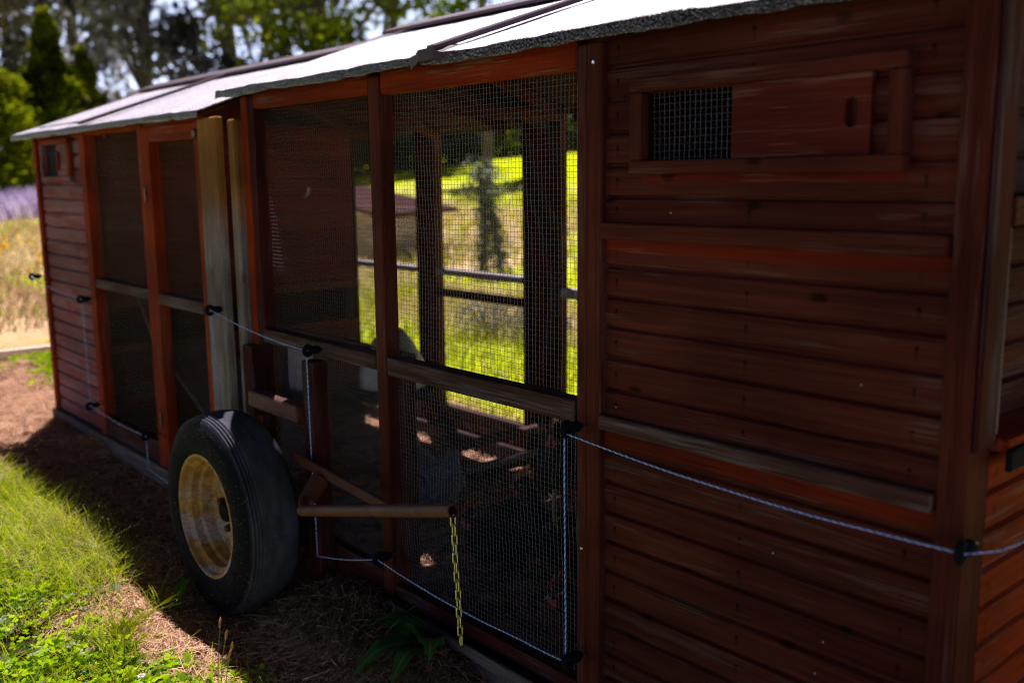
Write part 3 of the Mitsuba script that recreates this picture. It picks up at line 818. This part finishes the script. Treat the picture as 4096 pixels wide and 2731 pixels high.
# ------------------------------------------------------------------ plants near the camera
def leafset(P, yaw, pitch, size, col, shape='oval', fold=.25):
    """Many small leaves as one mesh: P (n,3) base points, directions from yaw and pitch."""
    n = len(P)
    d = np.c_[np.cos(yaw) * np.cos(pitch), np.sin(yaw) * np.cos(pitch), np.sin(pitch)]
    s = np.c_[-np.sin(yaw), np.cos(yaw), yaw * 0]
    u = np.cross(d, s) * -1
    size = np.broadcast_to(size, (n,))[:, None]
    T_ = {'oval': [(0, 0, 0), (.35, -.30, .08), (.75, -.34, .08), (1, 0, 0), (.75, .34, .08), (.35, .30, .08), (.5, 0, -.04)],
          'long': [(0, 0, 0), (.3, -.10, .03), (.65, -.11, .02), (1, 0, -.10), (.65, .11, .02), (.3, .10, .03), (.5, 0, -.01)]}[shape]
    v = np.stack([P + size * (a * d + b * s + c * u) for a, b, c in T_], 1)
    f = np.array([[6, 0, 1], [6, 1, 2], [6, 2, 3], [6, 3, 4], [6, 4, 5], [6, 5, 0]])
    F = (f[None] + (np.arange(n) * 7)[:, None, None]).reshape(-1, 3)
    C = np.repeat(col, 7, axis=0)
    return v.reshape(-1, 3), F, C


def blades(P, yaw, lean, h, w, col, seg=3):
    n = len(P)
    t = np.linspace(0, 1, seg + 1)
    d = np.c_[np.cos(yaw), np.sin(yaw), yaw * 0]
    s = np.c_[-np.sin(yaw + .8), np.cos(yaw + .8), yaw * 0]
    out = []
    for k in t:
        c = P + d * (lean * h * k ** 1.8)[:, None] + np.array([0, 0, 1]) * (h * (k - .35 * lean * k ** 2))[:, None]
        ww = (w * (1 - k ** 1.5) * .5 + .0002)[:, None]
        out += [c - s * ww, c + s * ww]
    v = np.stack(out, 1)
    f = []
    for k in range(seg):
        a = 2 * k
        f += [[a, a + 1, a + 3], [a, a + 3, a + 2]]
    m = 2 * (seg + 1)
    F = (np.array(f)[None] + (np.arange(n) * m)[:, None, None]).reshape(-1, 3)
    return v.reshape(-1, 3), F, np.repeat(col, m, axis=0)


def cjoin(parts):
    n, v, f, c = 0, [], [], []
    for a, b, d in parts:
        v.append(a); f.append(b + n); c.append(d); n += len(a)
    return np.vstack(v), np.vstack(f), np.vstack(c)


def cols(n, a, b, jit=.25):
    t = R.random((n, 1))
    return np.clip((np.array(a) * (1 - t) + np.array(b) * t) * (1 + jit * (R.random((n, 1)) - .5)), 0.004, .9)


def cput(name, parts, mat, parent=None, **tags):
    v, f, c = cjoin(parts)
    return put(name, (v, f), mat, parent, color=c, **tags)


def green_density(x, y):
    nz = meshkit.fbm(np.stack([x * 2.3, y * 2.3, x * 0], -1), 3, 9)
    edge = np.clip((-.375 - y + (nz - .5) * .26) / .12, 0, 1)
    left = np.clip((x + 5.0 + (nz - .5) * 1.6) / .8, .05, 1)
    return edge * left * np.clip(nz * 3.4 - .55, .10, 1)


def sprinkle(n, x0, x1, y0, y1, dens=None):
    x, y = R.uniform(x0, x1, n), R.uniform(y0, y1, n)
    if dens is not None:
        k = R.random(n) < dens(x, y)
        x, y = x[k], y[k]
    return np.c_[x, y, gz(x, y)]


# clover: three leaflets on a stalk
P = sprinkle(34000, -4.6, -1.0, -1.75, -.36, green_density)
hgt = R.uniform(.015, .06, len(P)) * np.clip((-P[:, 1] - .3) * 2.5, .5, 1.2)
top = P + np.c_[R.normal(0, .008, len(P)), R.normal(0, .008, len(P)), hgt]
parts = []
y0 = R.uniform(0, 6.28, len(P))
sz = R.uniform(.010, .027, len(P))
cc = cols(len(P), (.20, .38, .006), (.50, .72, .012), .4)
dk = R.random(len(P)) < .20
cc[dk] = cols(dk.sum(), (.03, .09, .006), (.10, .22, .010))
pale = R.random(len(P)) < .07
cc[pale] = cols(pale.sum(), (.34, .42, .26), (.45, .50, .36))
tilt = R.normal(.15, .35, len(P))
for k in range(3):
    parts.append(leafset(top, y0 + k * 2.09, tilt + R.normal(0, .2, len(P)), sz, cc))
cput('clover', parts, 'leaf', kind='stuff', label='sunlit clover and small weeds in the corner by the coop shadow', category='clover')
P = sprinkle(16000, -5.6, -1.0, -1.75, -.38, green_density)
P = np.vstack([P, sprinkle(8000, -4.6, -2.7, -.95, -.42, green_density)])
n = len(P)
wisp = np.clip((-P[:, 0] - 2.75) * 2, 0, 1) * np.clip((P[:, 1] + 1.0) * 4, 0, 1)
cc = cols(n, (.24, .38, .006), (.70, .78, .020), .5)
dry = R.random(n) < .16 + .10 * wisp
cc[dry] = cols(dry.sum(), (.45, .36, .16), (.60, .50, .28))
cput('grass', [blades(P, R.uniform(0, 6.28, n), R.uniform(.2, 1.3, n), R.uniform(.03, .10, n) * (1 + .9 * wisp), R.uniform(.0020, .0045, n), cc)], 'leaf', kind='stuff', label='short sunlit grass with dry blades at the left of the coop', category='grass')
tuftd = lambda x, y: np.clip(meshkit.fbm(np.stack([x * 7, y * 7, x * 0], -1), 2, 31) * 5 - 2.3, 0, 1)
Pt = np.vstack([sprinkle(2600, -3.35, -2.85, -.60, -.41, tuftd), sprinkle(2000, -4.4, -3.5, -.80, -.45, tuftd), sprinkle(900, -2.9, -2.4, -1.0, -.6, tuftd)])
n = len(Pt)
cput('grass_tuft', [blades(Pt, R.uniform(-1.6, 1.6, n), R.uniform(.2, 1.0, n), R.uniform(.08, .19, n), R.uniform(.0028, .0052, n), cols(n, (.06, .15, .005), (.50, .50, .03), .5), 4)], 'leaf', kind='stuff', label='taller coarse grass tufts leaning into the coop shadow', category='grass')
Pb = sprinkle(1500, -4.8, -1.6, -1.3, -.42, green_density)
n = len(Pb)
cb = cols(n, (.05, .13, .012), (.40, .56, .03), .5)
pl_ = R.random(n) < .2
cb[pl_] = cols(pl_.sum(), (.30, .40, .22), (.46, .52, .36))
cput('broad_weeds', [leafset(Pb + R.normal(0, .008, Pb.shape) * [1, 1, 0] + [0, 0, .012], R.uniform(0, 6.28, n), R.uniform(.05, .9, n), R.uniform(.03, .065, n), cb, 'oval' if k else 'long') for k in range(3)], 'leaf', kind='stuff', label='broad leaved weeds mixed through the sunlit clover', category='weeds')
# tall thin stalks with seed heads
P = sprinkle(420, -3.75, -2.75, -.80, -.40, green_density)
n = len(P)
yw, ln, hh = R.uniform(-.6, .9, n), R.uniform(.2, .9, n), R.uniform(.10, .24, n)
a = blades(P, yw, ln, hh, np.full(n, .0022), cols(n, (.18, .20, .02), (.36, .33, .07)), 4)
d = np.c_[np.cos(yw), np.sin(yw), yw * 0]
hd = []
for k in range(5):
    q = .62 + .09 * k
    pt = P + d * (ln * hh * q ** 1.8)[:, None] + np.array([0, 0, 1]) * (hh * (q - .35 * ln * q ** 2))[:, None]
    hd.append(leafset(pt, yw + R.normal(0, .5, n), R.uniform(.3, 1.2, n), R.uniform(.006, .012, n), cols(n, (.32, .30, .06), (.50, .42, .16)), 'long'))
cput('seed_grass', [a] + hd, 'leaf', kind='stuff', label='tall thin grass stalks with seed heads along the shadow edge', category='grass')


# hay strands on the ground
def strands(P, n_, lmin, lmax, w, col, lift=.01):
    n = len(P)
    yaw = R.uniform(0, 6.28, n); L = R.uniform(lmin, lmax, n); bend = R.normal(0, .5, n)
    out = []
    for k in (0, .5, 1):
        a = yaw + bend * (k - .5)
        c = P + np.c_[np.cos(a) * L * (k - .5), np.sin(a) * L * (k - .5), lift * R.random(n) + .004 + .012 * R.random(n) * (k == .5)]
        s = np.c_[-np.sin(yaw), np.cos(yaw), R.normal(0, .5, n)]
        ww = R.uniform(.5, 1, n)[:, None] * w / 2
        out += [c - s * ww, c + s * ww]
    v = np.stack(out, 1)
    f = np.array([[0, 1, 3], [0, 3, 2], [2, 3, 5], [2, 5, 4]])
    F = (f[None] + (np.arange(n) * 6)[:, None, None]).reshape(-1, 3)
    return v.reshape(-1, 3), F, np.repeat(col, 6, axis=0)


P = np.vstack([sprinkle(26000, -6.6, -1.0, -.75, .05), sprinkle(11000, -7.2, -4.9, -.9, .9), sprinkle(9000, -3.4, -1.5, -.6, .0)])
cput('hay_litter', [strands(P, 0, .05, .17, .0024, cols(len(P), (.22, .13, .075), (.86, .53, .34), .7), .028)], 'straw', kind='stuff', label='loose dry hay strewn on the bare ground along the coops', category='hay')
m1 = R.normal(0, 1, (5200, 2)) * [.16, .055] + [-2.33, -.13]
m2 = R.normal(0, 1, (2600, 2)) * [.10, .04] + [-1.98, -.13]
Pm = np.vstack([m1, m2]); Pm = np.c_[Pm, gz(Pm[:, 0], Pm[:, 1]) + R.uniform(0, .035, len(Pm))]
cput('hay_clump', [strands(Pm, 0, .04, .14, .0026, cols(len(Pm), (.08, .05, .034), (.34, .23, .165), .6), .04)], 'straw', kind='stuff', label='heaped dry hay clump against the near coop sill', category='hay')
Pi = sprinkle(7000, -4.7, -1.5, .1, 1.6)
cput('run_litter', [strands(Pi, 0, .02, .08, .0022, cols(len(Pi), (.32, .20, .11), (.62, .44, .30), .5))], 'straw', kind='stuff', label='straw litter on the ground inside the wire runs', category='straw')
# few weeds in the shade
P = sprinkle(70, -4.2, -1.4, -.42, -.05)
parts = []
for k in range(7):
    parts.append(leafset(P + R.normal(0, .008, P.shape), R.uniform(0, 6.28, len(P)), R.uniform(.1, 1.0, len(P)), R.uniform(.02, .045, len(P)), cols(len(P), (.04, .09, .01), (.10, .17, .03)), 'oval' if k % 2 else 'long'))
cput('shade_weeds', parts, 'leaf', kind='stuff', label='small green weeds scattered in the shade before the coops', category='weeds')


# dock plant
def big_leaf(parent, base, yaw, L, Wd, arch, droop, col, twist=0.0, mat='leaf'):
    m, n = 16, 9
    s, t = np.meshgrid(np.linspace(0, 1, m), np.linspace(-1, 1, n), indexing='ij')
    w = Wd / 2 * np.sin(np.pi * np.clip(s, .0, 1) ** .75) ** .8 * (1 - .25 * s) + .003
    lx = L * s
    lz = arch * L * np.sin(s * 2.2) - droop * L * s ** 2
    x = lx; y = t * w * (1 + .07 * np.sin(s * 31 + t * 2)); z = lz + .16 * np.abs(t) * w + .10 * w * np.sin(s * 22) * np.abs(t) + twist * y
    P = np.stack([x, y, z], -1).reshape(-1, 3) @ rotz(yaw).T + base
    i, j = np.meshgrid(np.arange(m - 1), np.arange(n - 1), indexing='ij')
    q = np.stack([i * n + j, (i + 1) * n + j, (i + 1) * n + j + 1, i * n + j + 1], -1).reshape(-1, 4)
    c = np.tile(np.array(col), (m * n, 1)) * (.8 + .4 * meshkit.fbm(P * 60, 2)[:, None])
    c[np.abs(t).reshape(-1) < .1] = np.array(col) * 1.9
    put('leaf', (P, q), mat, parent, smooth=True, color=np.clip(c, 0, 1))


DK = thing('dock_plant', 'broad leaved dock plant growing in front of the ground beam under the chain', 'plant')
db = np.array([-1.97, -.075, float(gz(-1.97, -.075)) + .02])
for yaw, L, Wd, ar, dp in ((math.radians(-158), .21, .095, .50, .22), (math.radians(-108), .22, .105, .40, .36), (math.radians(-40), .13, .07, .8, .2), (math.radians(-135), .13, .06, .9, .3), (math.radians(-75), .17, .08, .5, .4)):
    big_leaf(DK, db, yaw, L, Wd, ar, dp, (.050, .125, .040))
# plantain stalks
for k, (x, y, h, ln, yw) in enumerate(((-2.40, -.490, .17, .25, 2.4), (-2.38, -.492, .165, .15, .6), (-2.345, -.495, .155, .22, .3), (-2.35, -.51, .14, .3, .4), (-2.20, -.58, .10, .9, .3))):
    pt = thing('plantain_stalk', ['plantain seed stalk leaning left at the shadow edge', 'tallest middle plantain stalk with brown head at the shadow edge', 'plantain stalk right of the tallest one at the shadow edge', 'shortest upright plantain stalk at the shadow edge', 'low plantain stalk bent over near the bottom edge'][k], 'plantain')
    z0 = float(gz(x, y))
    s = np.linspace(0, 1, 8)
    pp = np.c_[x + math.cos(yw) * ln * h * s ** 1.5, y + math.sin(yw) * ln * h * s ** 1.5, z0 + h * s * (1 - .2 * ln * s)]
    put('stem', tube(pp, .0011, 5), 'stalk_green', pt, smooth=True)
    dd = pp[-1] - pp[-2]; dd /= np.linalg.norm(dd)
    put('seed_head', lathe([(0, -.004), (.0032, .0), (.0042, .008), (.0036, .018), (.0015, .026), (0, .028)], pp[-1], dd, 8), 'stalk_brown', pt, smooth=True)
scene['stalk_green'] = plain((.22, .24, .05), .6)
scene['stalk_brown'] = plain((.42, .19, .06), .8)
scene['petal_violet'] = plain((.38, .16, .60), .6)
scene['petal_white'] = plain((.70, .62, .58), .6)
scene['petal_orange'] = plain((.62, .28, .06), .6)


def flower(name, x, y, h, mat, label, cat, group, r=.010):
    z = float(gz(x, y))
    f = thing(name, label, cat, group)
    put('stem', tube([(x, y, z), (x + .003, y, z + h)], .0009, 5), 'stalk_green', f)
    t = join([lathe([(0, 0), (r * .42, r * .2), (r * .5, r * .6), (0, r * .9)], (x + .003 + math.cos(a) * r * .6, y + math.sin(a) * r * .6, z + h), (math.cos(a), math.sin(a), .7), 7) for a in np.arange(6) * 1.047] + [lathe([(0, 0), (r * .5, r * .4), (0, r)], (x + .003, y, z + h), (0, 0, 1), 8)])
    put('flower_head', t, mat, f, smooth=True)


for x, y, h in ((-2.90, -.745, .05), (-2.60, -.92, .055)):
    flower('mallow_flower', x, y, h, 'petal_violet', 'small violet flower in the clover', 'flower', 'violet flowers in the clover', .011)
for x, y, h in ((-2.50, -.66, .06), (-2.27, -.72, .055), (-2.22, -.80, .05), (-2.86, -.76, .05), (-2.10, -.78, .05), (-3.6, -.66, .05)):
    flower('clover_flower', x, y, h, 'petal_white', 'whitish clover flower head among green leaves', 'flower', 'white clover flowers', .009)
for x, y, h in ((-2.62, -.78, .055), (-2.53, -.82, .06), (-2.40, -.86, .05), (-2.2, -.88, .05), (-2.1, -.86, .05)):
    flower('orange_seed_head', x, y, h, 'petal_orange', 'dried orange flower head among green clover', 'flower', 'orange heads in the clover', .007)
big = thing('broad_weed', 'pale broad weed leaf lying on the hay at the shadow edge', 'weed')
big_leaf(big, np.array([-3.62, -.53, float(gz(-3.62, -.53)) + .02]), .7, .17, .05, .25, .2, (.40, .45, .25))
big = thing('broad_weed', 'dark upright weed leaf in the shade left of the wheel', 'weed')
big_leaf(big, np.array([-2.93, -.40, float(gz(-2.93, -.40)) + .01]), 1.9, .10, .04, 1.1, .1, (.05, .11, .01))

# ------------------------------------------------------------------ meadow beyond
P = np.vstack([sprinkle(16000, -9, -1.5, 1.62, 4.2), sprinkle(9000, -18, -4, 4.0, 11)])
n = len(P); sc = np.clip(np.hypot(P[:, 0], P[:, 1]) / 5, .8, 2.6)
cc = cols(n, (.24, .32, .008), (.55, .55, .02), .4)
st = meshkit.fbm(np.c_[P[:, 0] * .55 + 3, P[:, 1] * .55, P[:, 0] * 0 + 8], 4) > .53 - .07 * (P[:, 1] > 3.3)
k = st & (R.random(n) < .6)
cc[k] = cols(k.sum(), (.46, .36, .16), (.62, .50, .30))
fl = R.random(n) < .05
cc[fl] = cols(fl.sum(), (.62, .60, .66), (.75, .72, .72))
cput('meadow_grass', [blades(P, R.uniform(0, 6.28, n), R.uniform(.2, 1.2, n), R.uniform(.06, .16, n) * sc, R.uniform(.006, .012, n) * sc, cc, 2)], 'leaf', kind='stuff', label='bright meadow grass with white flowers behind the coops', category='grass')
P = sprinkle(4200, -7.2, -5.95, -.5, .95, lambda x, y: np.clip(meshkit.fbm(np.stack([x * 1.8, y * 1.8, x * 0], -1), 3, 2) * 4 - 1.6, 0, 1))
n = len(P)
cput('weed_patch', [leafset(P + [0, 0, .03], R.uniform(0, 6.28, n), R.uniform(-.2, 1.1, n), R.uniform(.025, .06, n), cols(n, (.18, .32, .008), (.40, .52, .02), .4))], 'leaf', kind='stuff', label='bright green weed patch on bare ground past the far coop corner', category='weeds')
P = sprinkle(15000, -26, -8.8, -.6, 6.5)
n = len(P)
cc = cols(n, (.32, .22, .09), (.48, .35, .20), .4)
g = R.random(n) < .30
cc[g] = cols(g.sum(), (.20, .26, .02), (.32, .34, .05))
cput('dry_grass', [blades(P, R.uniform(0, 6.28, n), R.uniform(.3, 1.2, n), R.uniform(.10, .30, n), R.uniform(.012, .024, n), cc, 2)], 'leaf', kind='stuff', label='pale dry meadow grass left of the far coop', category='grass')
# lavender rows and yellow flowers
P = np.vstack([np.c_[R.normal(0, .8, 700), R.normal(0, .45, 700)] + c for c in ([-28.6, 5.3], [-28.0, 6.7], [-30.5, 6.6], [-29.2, 8.0], [-29.5, 4.6])])
P = np.c_[P, gz(P[:, 0], P[:, 1])]; n = len(P)
cput('lavender', [blades(P, R.uniform(0, 6.28, n), R.uniform(0, .7, n), R.uniform(.5, .9, n), R.uniform(.04, .09, n), cols(n, (.36, .27, .50), (.62, .54, .72)), 2)], 'leaf', kind='stuff', label='hazy purple lavender mass at the meadow edge under the trees', category='lavender')
P = sprinkle(60, -17, -11.0, .8, 3.2)
n = len(P)
cput('yellow_flowers', [leafset(P + [0, 0, 1] * R.uniform(.2, .4, (n, 1)), R.uniform(0, 6.28, n), R.uniform(0, 1.2, n), R.uniform(.06, .11, n), cols(n, (.80, .45, .02), (.85, .55, .03))) for _ in range(2)], 'leaf', kind='stuff', label='loose drift of yellow flowers in the dry meadow', category='flowers')
t = put('timber_edging', plank((-7.50, .1, float(gz(-7.5, .4)) + .05), 4.4, .045, .07, (.05, 1, .006)), 'pale_plank')
scene['pale_panel'] = plain((.26, .24, .25), .85, 0, .05)
scene['pale_plank'] = plain((.75, .68, .55), .7)
labels[t] = {'label': 'pale straight timber board lying across the dry ground past the far coop', 'category': 'board'}

# small hutch beyond the back mesh
HU = thing('wooden_hutch', 'small grey boarded hutch with sloping reddish roof standing in the meadow', 'hutch')
hz = float(gz(-10.1, 5.3)) - .05
for k in range(6):
    put('board', bx(-11.4, -9.80, 5.0, 5.03, hz + k * .112, hz + .108 + k * .112), 'hutch_wood', HU)
    put('board', bx(-9.80, -9.77, 5.0, 5.8, hz + k * .112, hz + .108 + k * .112, ax=1), 'hutch_wood', HU)
put('back_wall', bx(-11.4, -9.80, 5.78, 5.80, hz - .05, hz + .67, ax=0), 'hutch_wood', HU)
put('roof', plank((-10.6, 5.4, hz + .745), 2.1, 1.1, .045, (1, 0, -.13), (.13, -.05, 1), .005), 'dark_wood', HU)
for x in (-11.35, -9.85):
    put('leg', bx(x - .03, x + .03, 5.04, 5.10, hz - .15, hz), 'hutch_wood', HU)

# climbing plants on stakes
for k, (x, y, hgt, lean, lab) in enumerate(((-7.95, 5.0, 1.12, .02, 'left of two stakes wrapped in grey green climbing plants'), (-7.70, 5.02, 1.02, -.14, 'right leaning stake of a pair wrapped in grey green climbers'))):
    c = thing('climbing_plant', lab, 'plant')
    z0 = float(gz(x, y))
    s = np.linspace(0, 1, 14)
    pp = np.c_[x + lean * s + .05 * np.sin(s * 4 + k), y + 0 * s, z0 + hgt * s]
    put('stake', tube(pp, .028, 7), 'bark', c, smooth=True)
    n = 900
    q = R.random(n); b = np.c_[np.interp(q, s, pp[:, 0]), y + 0 * q, z0 + hgt * q] + R.normal(0, 1, (n, 3)) * np.array([.045, .045, .03]) * (1 + 1.4 * (q > .86))[:, None]
    cput('leaves', [leafset(b, R.uniform(0, 6.28, n), R.uniform(-1, 1, n), R.uniform(.03, .07, n), cols(n, (.10, .14, .08), (.28, .30, .24), .5))], 'leaf', c)
# low grey shrubs
for k, (x, y, r_, lab) in enumerate(((-5.42, 3.0, .24, 'low grey green shrub in the grass behind the far run'), (-5.02, 3.15, .19, 'smaller grey shrub right of the low grey green one'))):
    c = thing('shrub', lab, 'shrub')
    z0 = float(gz(x, y))
    put('stem', join([tube([(x, y, z0 - .02), (x + .6 * r_ * math.cos(a), y + .6 * r_ * math.sin(a), z0 + r_ * .9)], .006, 5) for a in np.arange(6)]), 'bark', c, smooth=True)
    n = 1500
    u = R.normal(0, 1, (n, 3)); u /= np.linalg.norm(u, axis=1, keepdims=True)
    P = u * R.random((n, 1)) ** .4 * [r_ * 1.5, r_, r_ * .75] + [x, y, z0 + r_ * .6]
    cput('leaves', [leafset(P, R.uniform(0, 6.28, n), R.uniform(-.6, 1.2, n), R.uniform(.02, .05, n), cols(n, (.05, .07, .05), (.26, .28, .25), .5), 'long')], 'leaf', c)


# ------------------------------------------------------------------ trees
def crown_leaves(C, rad, n, size, ca, cb, thin=.0, up=0.0):
    """Leaves in clumps: C (k,3) clump centres, rad (k,3) clump radii."""
    k = R.integers(0, len(C), n)
    u = R.normal(0, 1, (n, 3)); u /= np.linalg.norm(u, axis=1, keepdims=True)
    P = C[k] + u * rad[k] * R.random((n, 1)) ** .45
    clump = R.random((len(C), 1))
    t = np.clip(clump[k] * .7 + R.random((n, 1)) * .3, 0, 1) ** 1.6
    c = np.clip((np.array(ca) * (1 - t) + np.array(cb) * t) * (1 + .3 * (R.random((n, 1)) - .5)), .003, .9)
    return leafset(P, R.uniform(0, 6.28, n), R.normal(up, .6, n), R.uniform(.6, 1.3, n) * size, c)


def tree(name, label, x, y, h, w, n, size, ca, cb, trunk=.18, base=.25, cat='tree', group=None, shape='round', bark='bark', nc=40, z0=None):
    t = thing(name, label, cat, group)
    z = float(gz(x, y)) - .1 if z0 is None else z0
    top = np.array([x + R.normal(0, .03) * h, y, z + h * (.75 if shape == 'round' else .96)])
    s = np.linspace(0, 1, 9)[:, None]
    pp = np.array([x, y, z]) * (1 - s) + top * s + np.c_[.02 * h * np.sin(s * 5), 0 * s, 0 * s]
    limbs = [tube(pp, trunk * (1 - .85 * s[:, 0]), 9)]
    if shape == 'cone':
        q = R.random(nc) ** .8
        ang = R.uniform(0, 6.28, nc)
        rr = w / 2 * (1 - q) ** .8 * R.uniform(.35, .9, nc)
        C = np.c_[x + np.cos(ang) * rr, y + np.sin(ang) * rr, z + h * (base * .4 + q * (1 - base * .4))]
        rad = np.c_[(w * .17 * (1.1 - q)), (w * .17 * (1.1 - q)), h * .10 * (1.15 - q)] + .03
    else:
        ang, q = R.uniform(0, 6.28, nc), R.random(nc)
        env = np.sin(np.pi * np.clip(q * .9 + .08, 0, 1)) ** .6
        rr = w / 2 * env * R.uniform(.15, 1, nc) ** .6
        C = np.c_[x + np.cos(ang) * rr, y + np.sin(ang) * rr, z + h * (base + q * (1 - base))]
        rad = np.c_[[w * .13 * R.uniform(.6, 1.3, nc)] * 2 + [w * .11 * R.uniform(.6, 1.3, nc)]].T
        for k in range(min(nc, 14)):
            a = pp[min(8, 2 + k % 6)]
            mid = (a + C[k]) / 2 + [0, 0, -.04 * h]
            limbs.append(tube(np.array([a, mid, C[k]]), np.array([.35, .22, .06]) * trunk, 6))
    put('trunk', join(limbs), bark, t, smooth=True)
    cput('crown', [crown_leaves(C, rad, n, size, ca, cb)], 'leaf', t)
    return t


def at(px, d):
    """Ground point at d metres from the camera in the direction of a bearing (degrees left of straight ahead along +y)."""
    a = math.radians(px)
    return -math.sin(a) * d, -1.5 + math.cos(a) * d


YG, YL = (.025, .042, .003), (.50, .58, .012)
x, y = at(77.6, 35); tree('cypress', 'yellow green cypress at the left edge behind the far coop', x, y, 6.7, 6.2, 15000, .24, YG, YL, .2, .22, 'tree', None, 'cone', nc=110)
x, y = at(73.6, 37); tree('cypress', 'dark pointed cypress with bright sides left of the grey tree', x, y, 6.3, 3.6, 13000, .22, (.02, .035, .003), (.36, .44, .010), .2, .16, 'tree', None, 'cone', nc=100)
x, y = at(72.0, 38.5); tree('cypress', 'low bright yellow cypress right of the dark pointed one', x, y, 5.3, 3.2, 8000, .20, (.06, .09, .005), (.62, .66, .012), .2, .16, 'tree', None, 'cone', nc=80)
GA, GB = (.025, .03, .04), (.80, .78, .86)
x, y = at(75.5, 50); tree('eucalyptus', 'tall pale grey olive tree behind the cypresses', x, y, 20, 12, 7500, .42, (.04, .045, .04), (.80, .76, .66), .35, .15, nc=55)
x, y = at(69, 48); tree('eucalyptus', 'grey leaved tree with sky gaps in the middle of the wood, right of the cypresses', x, y, 19, 11, 7500, .42, GA, GB, .4, .15, nc=60)
x, y = at(64.5, 42); tree('eucalyptus', 'dense dark grey tree above the far roof', x, y, 16, 9.0, 8500, .36, (.015, .018, .03), (.50, .48, .54), .4, .05, nc=60)
x, y = at(60, 34); tree('broadleaf_tree', 'green broadleaf tree with many sky gaps above the near roof', x, y, 12, 8, 4600, .28, (.05, .075, .012), (.48, .56, .03), .35, .1, nc=48)
x, y = at(55.4, 33); tree('broadleaf_tree', 'dark green tree with sky holes left of the open sky', x, y, 10.5, 6.6, 4200, .28, (.03, .05, .015), (.30, .36, .04), .3, .1, nc=44)
x, y = at(50.4, 24); tree('broadleaf_tree', 'bright leafed tree top peeping over the near roof ridge at the top edge', x, y, 6.9, 3.4, 2600, .22, (.06, .12, .01), (.26, .36, .02), .15, .3, nc=22)
x, y = at(72.5, 60); tree('eucalyptus', 'distant grey tree at the back of the wood, above the dark pointed cypress', x, y, 18, 12, 5500, .42, (.10, .055, .04), (.52, .48, .42), .5, .05, nc=60)
x, y = at(79.5, 58); tree('eucalyptus', 'distant olive tree at the far left of the wood', x, y, 18, 12, 6500, .42, (.10, .06, .03), (.50, .48, .30), .5, .05, nc=60)
# dark understorey at the wood's foot
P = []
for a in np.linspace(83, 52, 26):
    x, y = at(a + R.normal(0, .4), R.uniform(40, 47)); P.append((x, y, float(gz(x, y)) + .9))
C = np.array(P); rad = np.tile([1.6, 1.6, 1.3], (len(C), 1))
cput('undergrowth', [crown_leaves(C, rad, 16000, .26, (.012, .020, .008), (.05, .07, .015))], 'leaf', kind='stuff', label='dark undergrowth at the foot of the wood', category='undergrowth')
# hedge and shrubs up the slope, seen through the runs
C = []
for a in np.linspace(60, 51.8, 16):
    x, y = at(a, 33 + R.normal(0, .5)); C.append((x, y, float(gz(x, y)) + .7))
for a in np.linspace(51.4, 45, 9):
    x, y = at(a, 34 + R.normal(0, .6)); C.append((x, y, float(gz(x, y)) + .55))
C = np.array(C)
cput('hedge', [crown_leaves(C[:16], np.tile([.95, .8, .75], (16, 1)), 9000, .2, (.012, .020, .014), (.05, .07, .04)), crown_leaves(C[16:], np.tile([1.1, .8, 1.15], (9, 1)), 7500, .2, (.05, .08, .01), (.42, .46, .03))], 'leaf', kind='stuff', label='dark hedge along the top of the bright meadow', category='hedge')
hx = np.linspace(-75, 10, 60)
s, q = np.meshgrid(np.linspace(0, 1, 10), np.arange(60), indexing='ij')
ang = np.radians(66 - 30 * q / 59)
dist = 46 + 14 * s
Xh, Yh = -np.sin(ang) * dist, -1.5 + np.cos(ang) * dist
Zh = gz(Xh, Yh) - 1 + (s * 4.6) * np.clip((64 - np.degrees(ang)) / 4, 0.1, 1) + meshkit.fbm(np.stack([Xh * .2, Yh * .2, Xh * 0], -1), 3) * 1.2
i, j = np.meshgrid(np.arange(9), np.arange(59), indexing='ij')
put('hill', (np.stack([Xh, Yh, Zh], -1).reshape(-1, 3), np.stack([i * 60 + j, i * 60 + j + 1, (i + 1) * 60 + j + 1, (i + 1) * 60 + j], -1).reshape(-1, 4)), 'hill_earth', smooth=True, kind='structure', label='pinkish bare slope beyond the hedge')
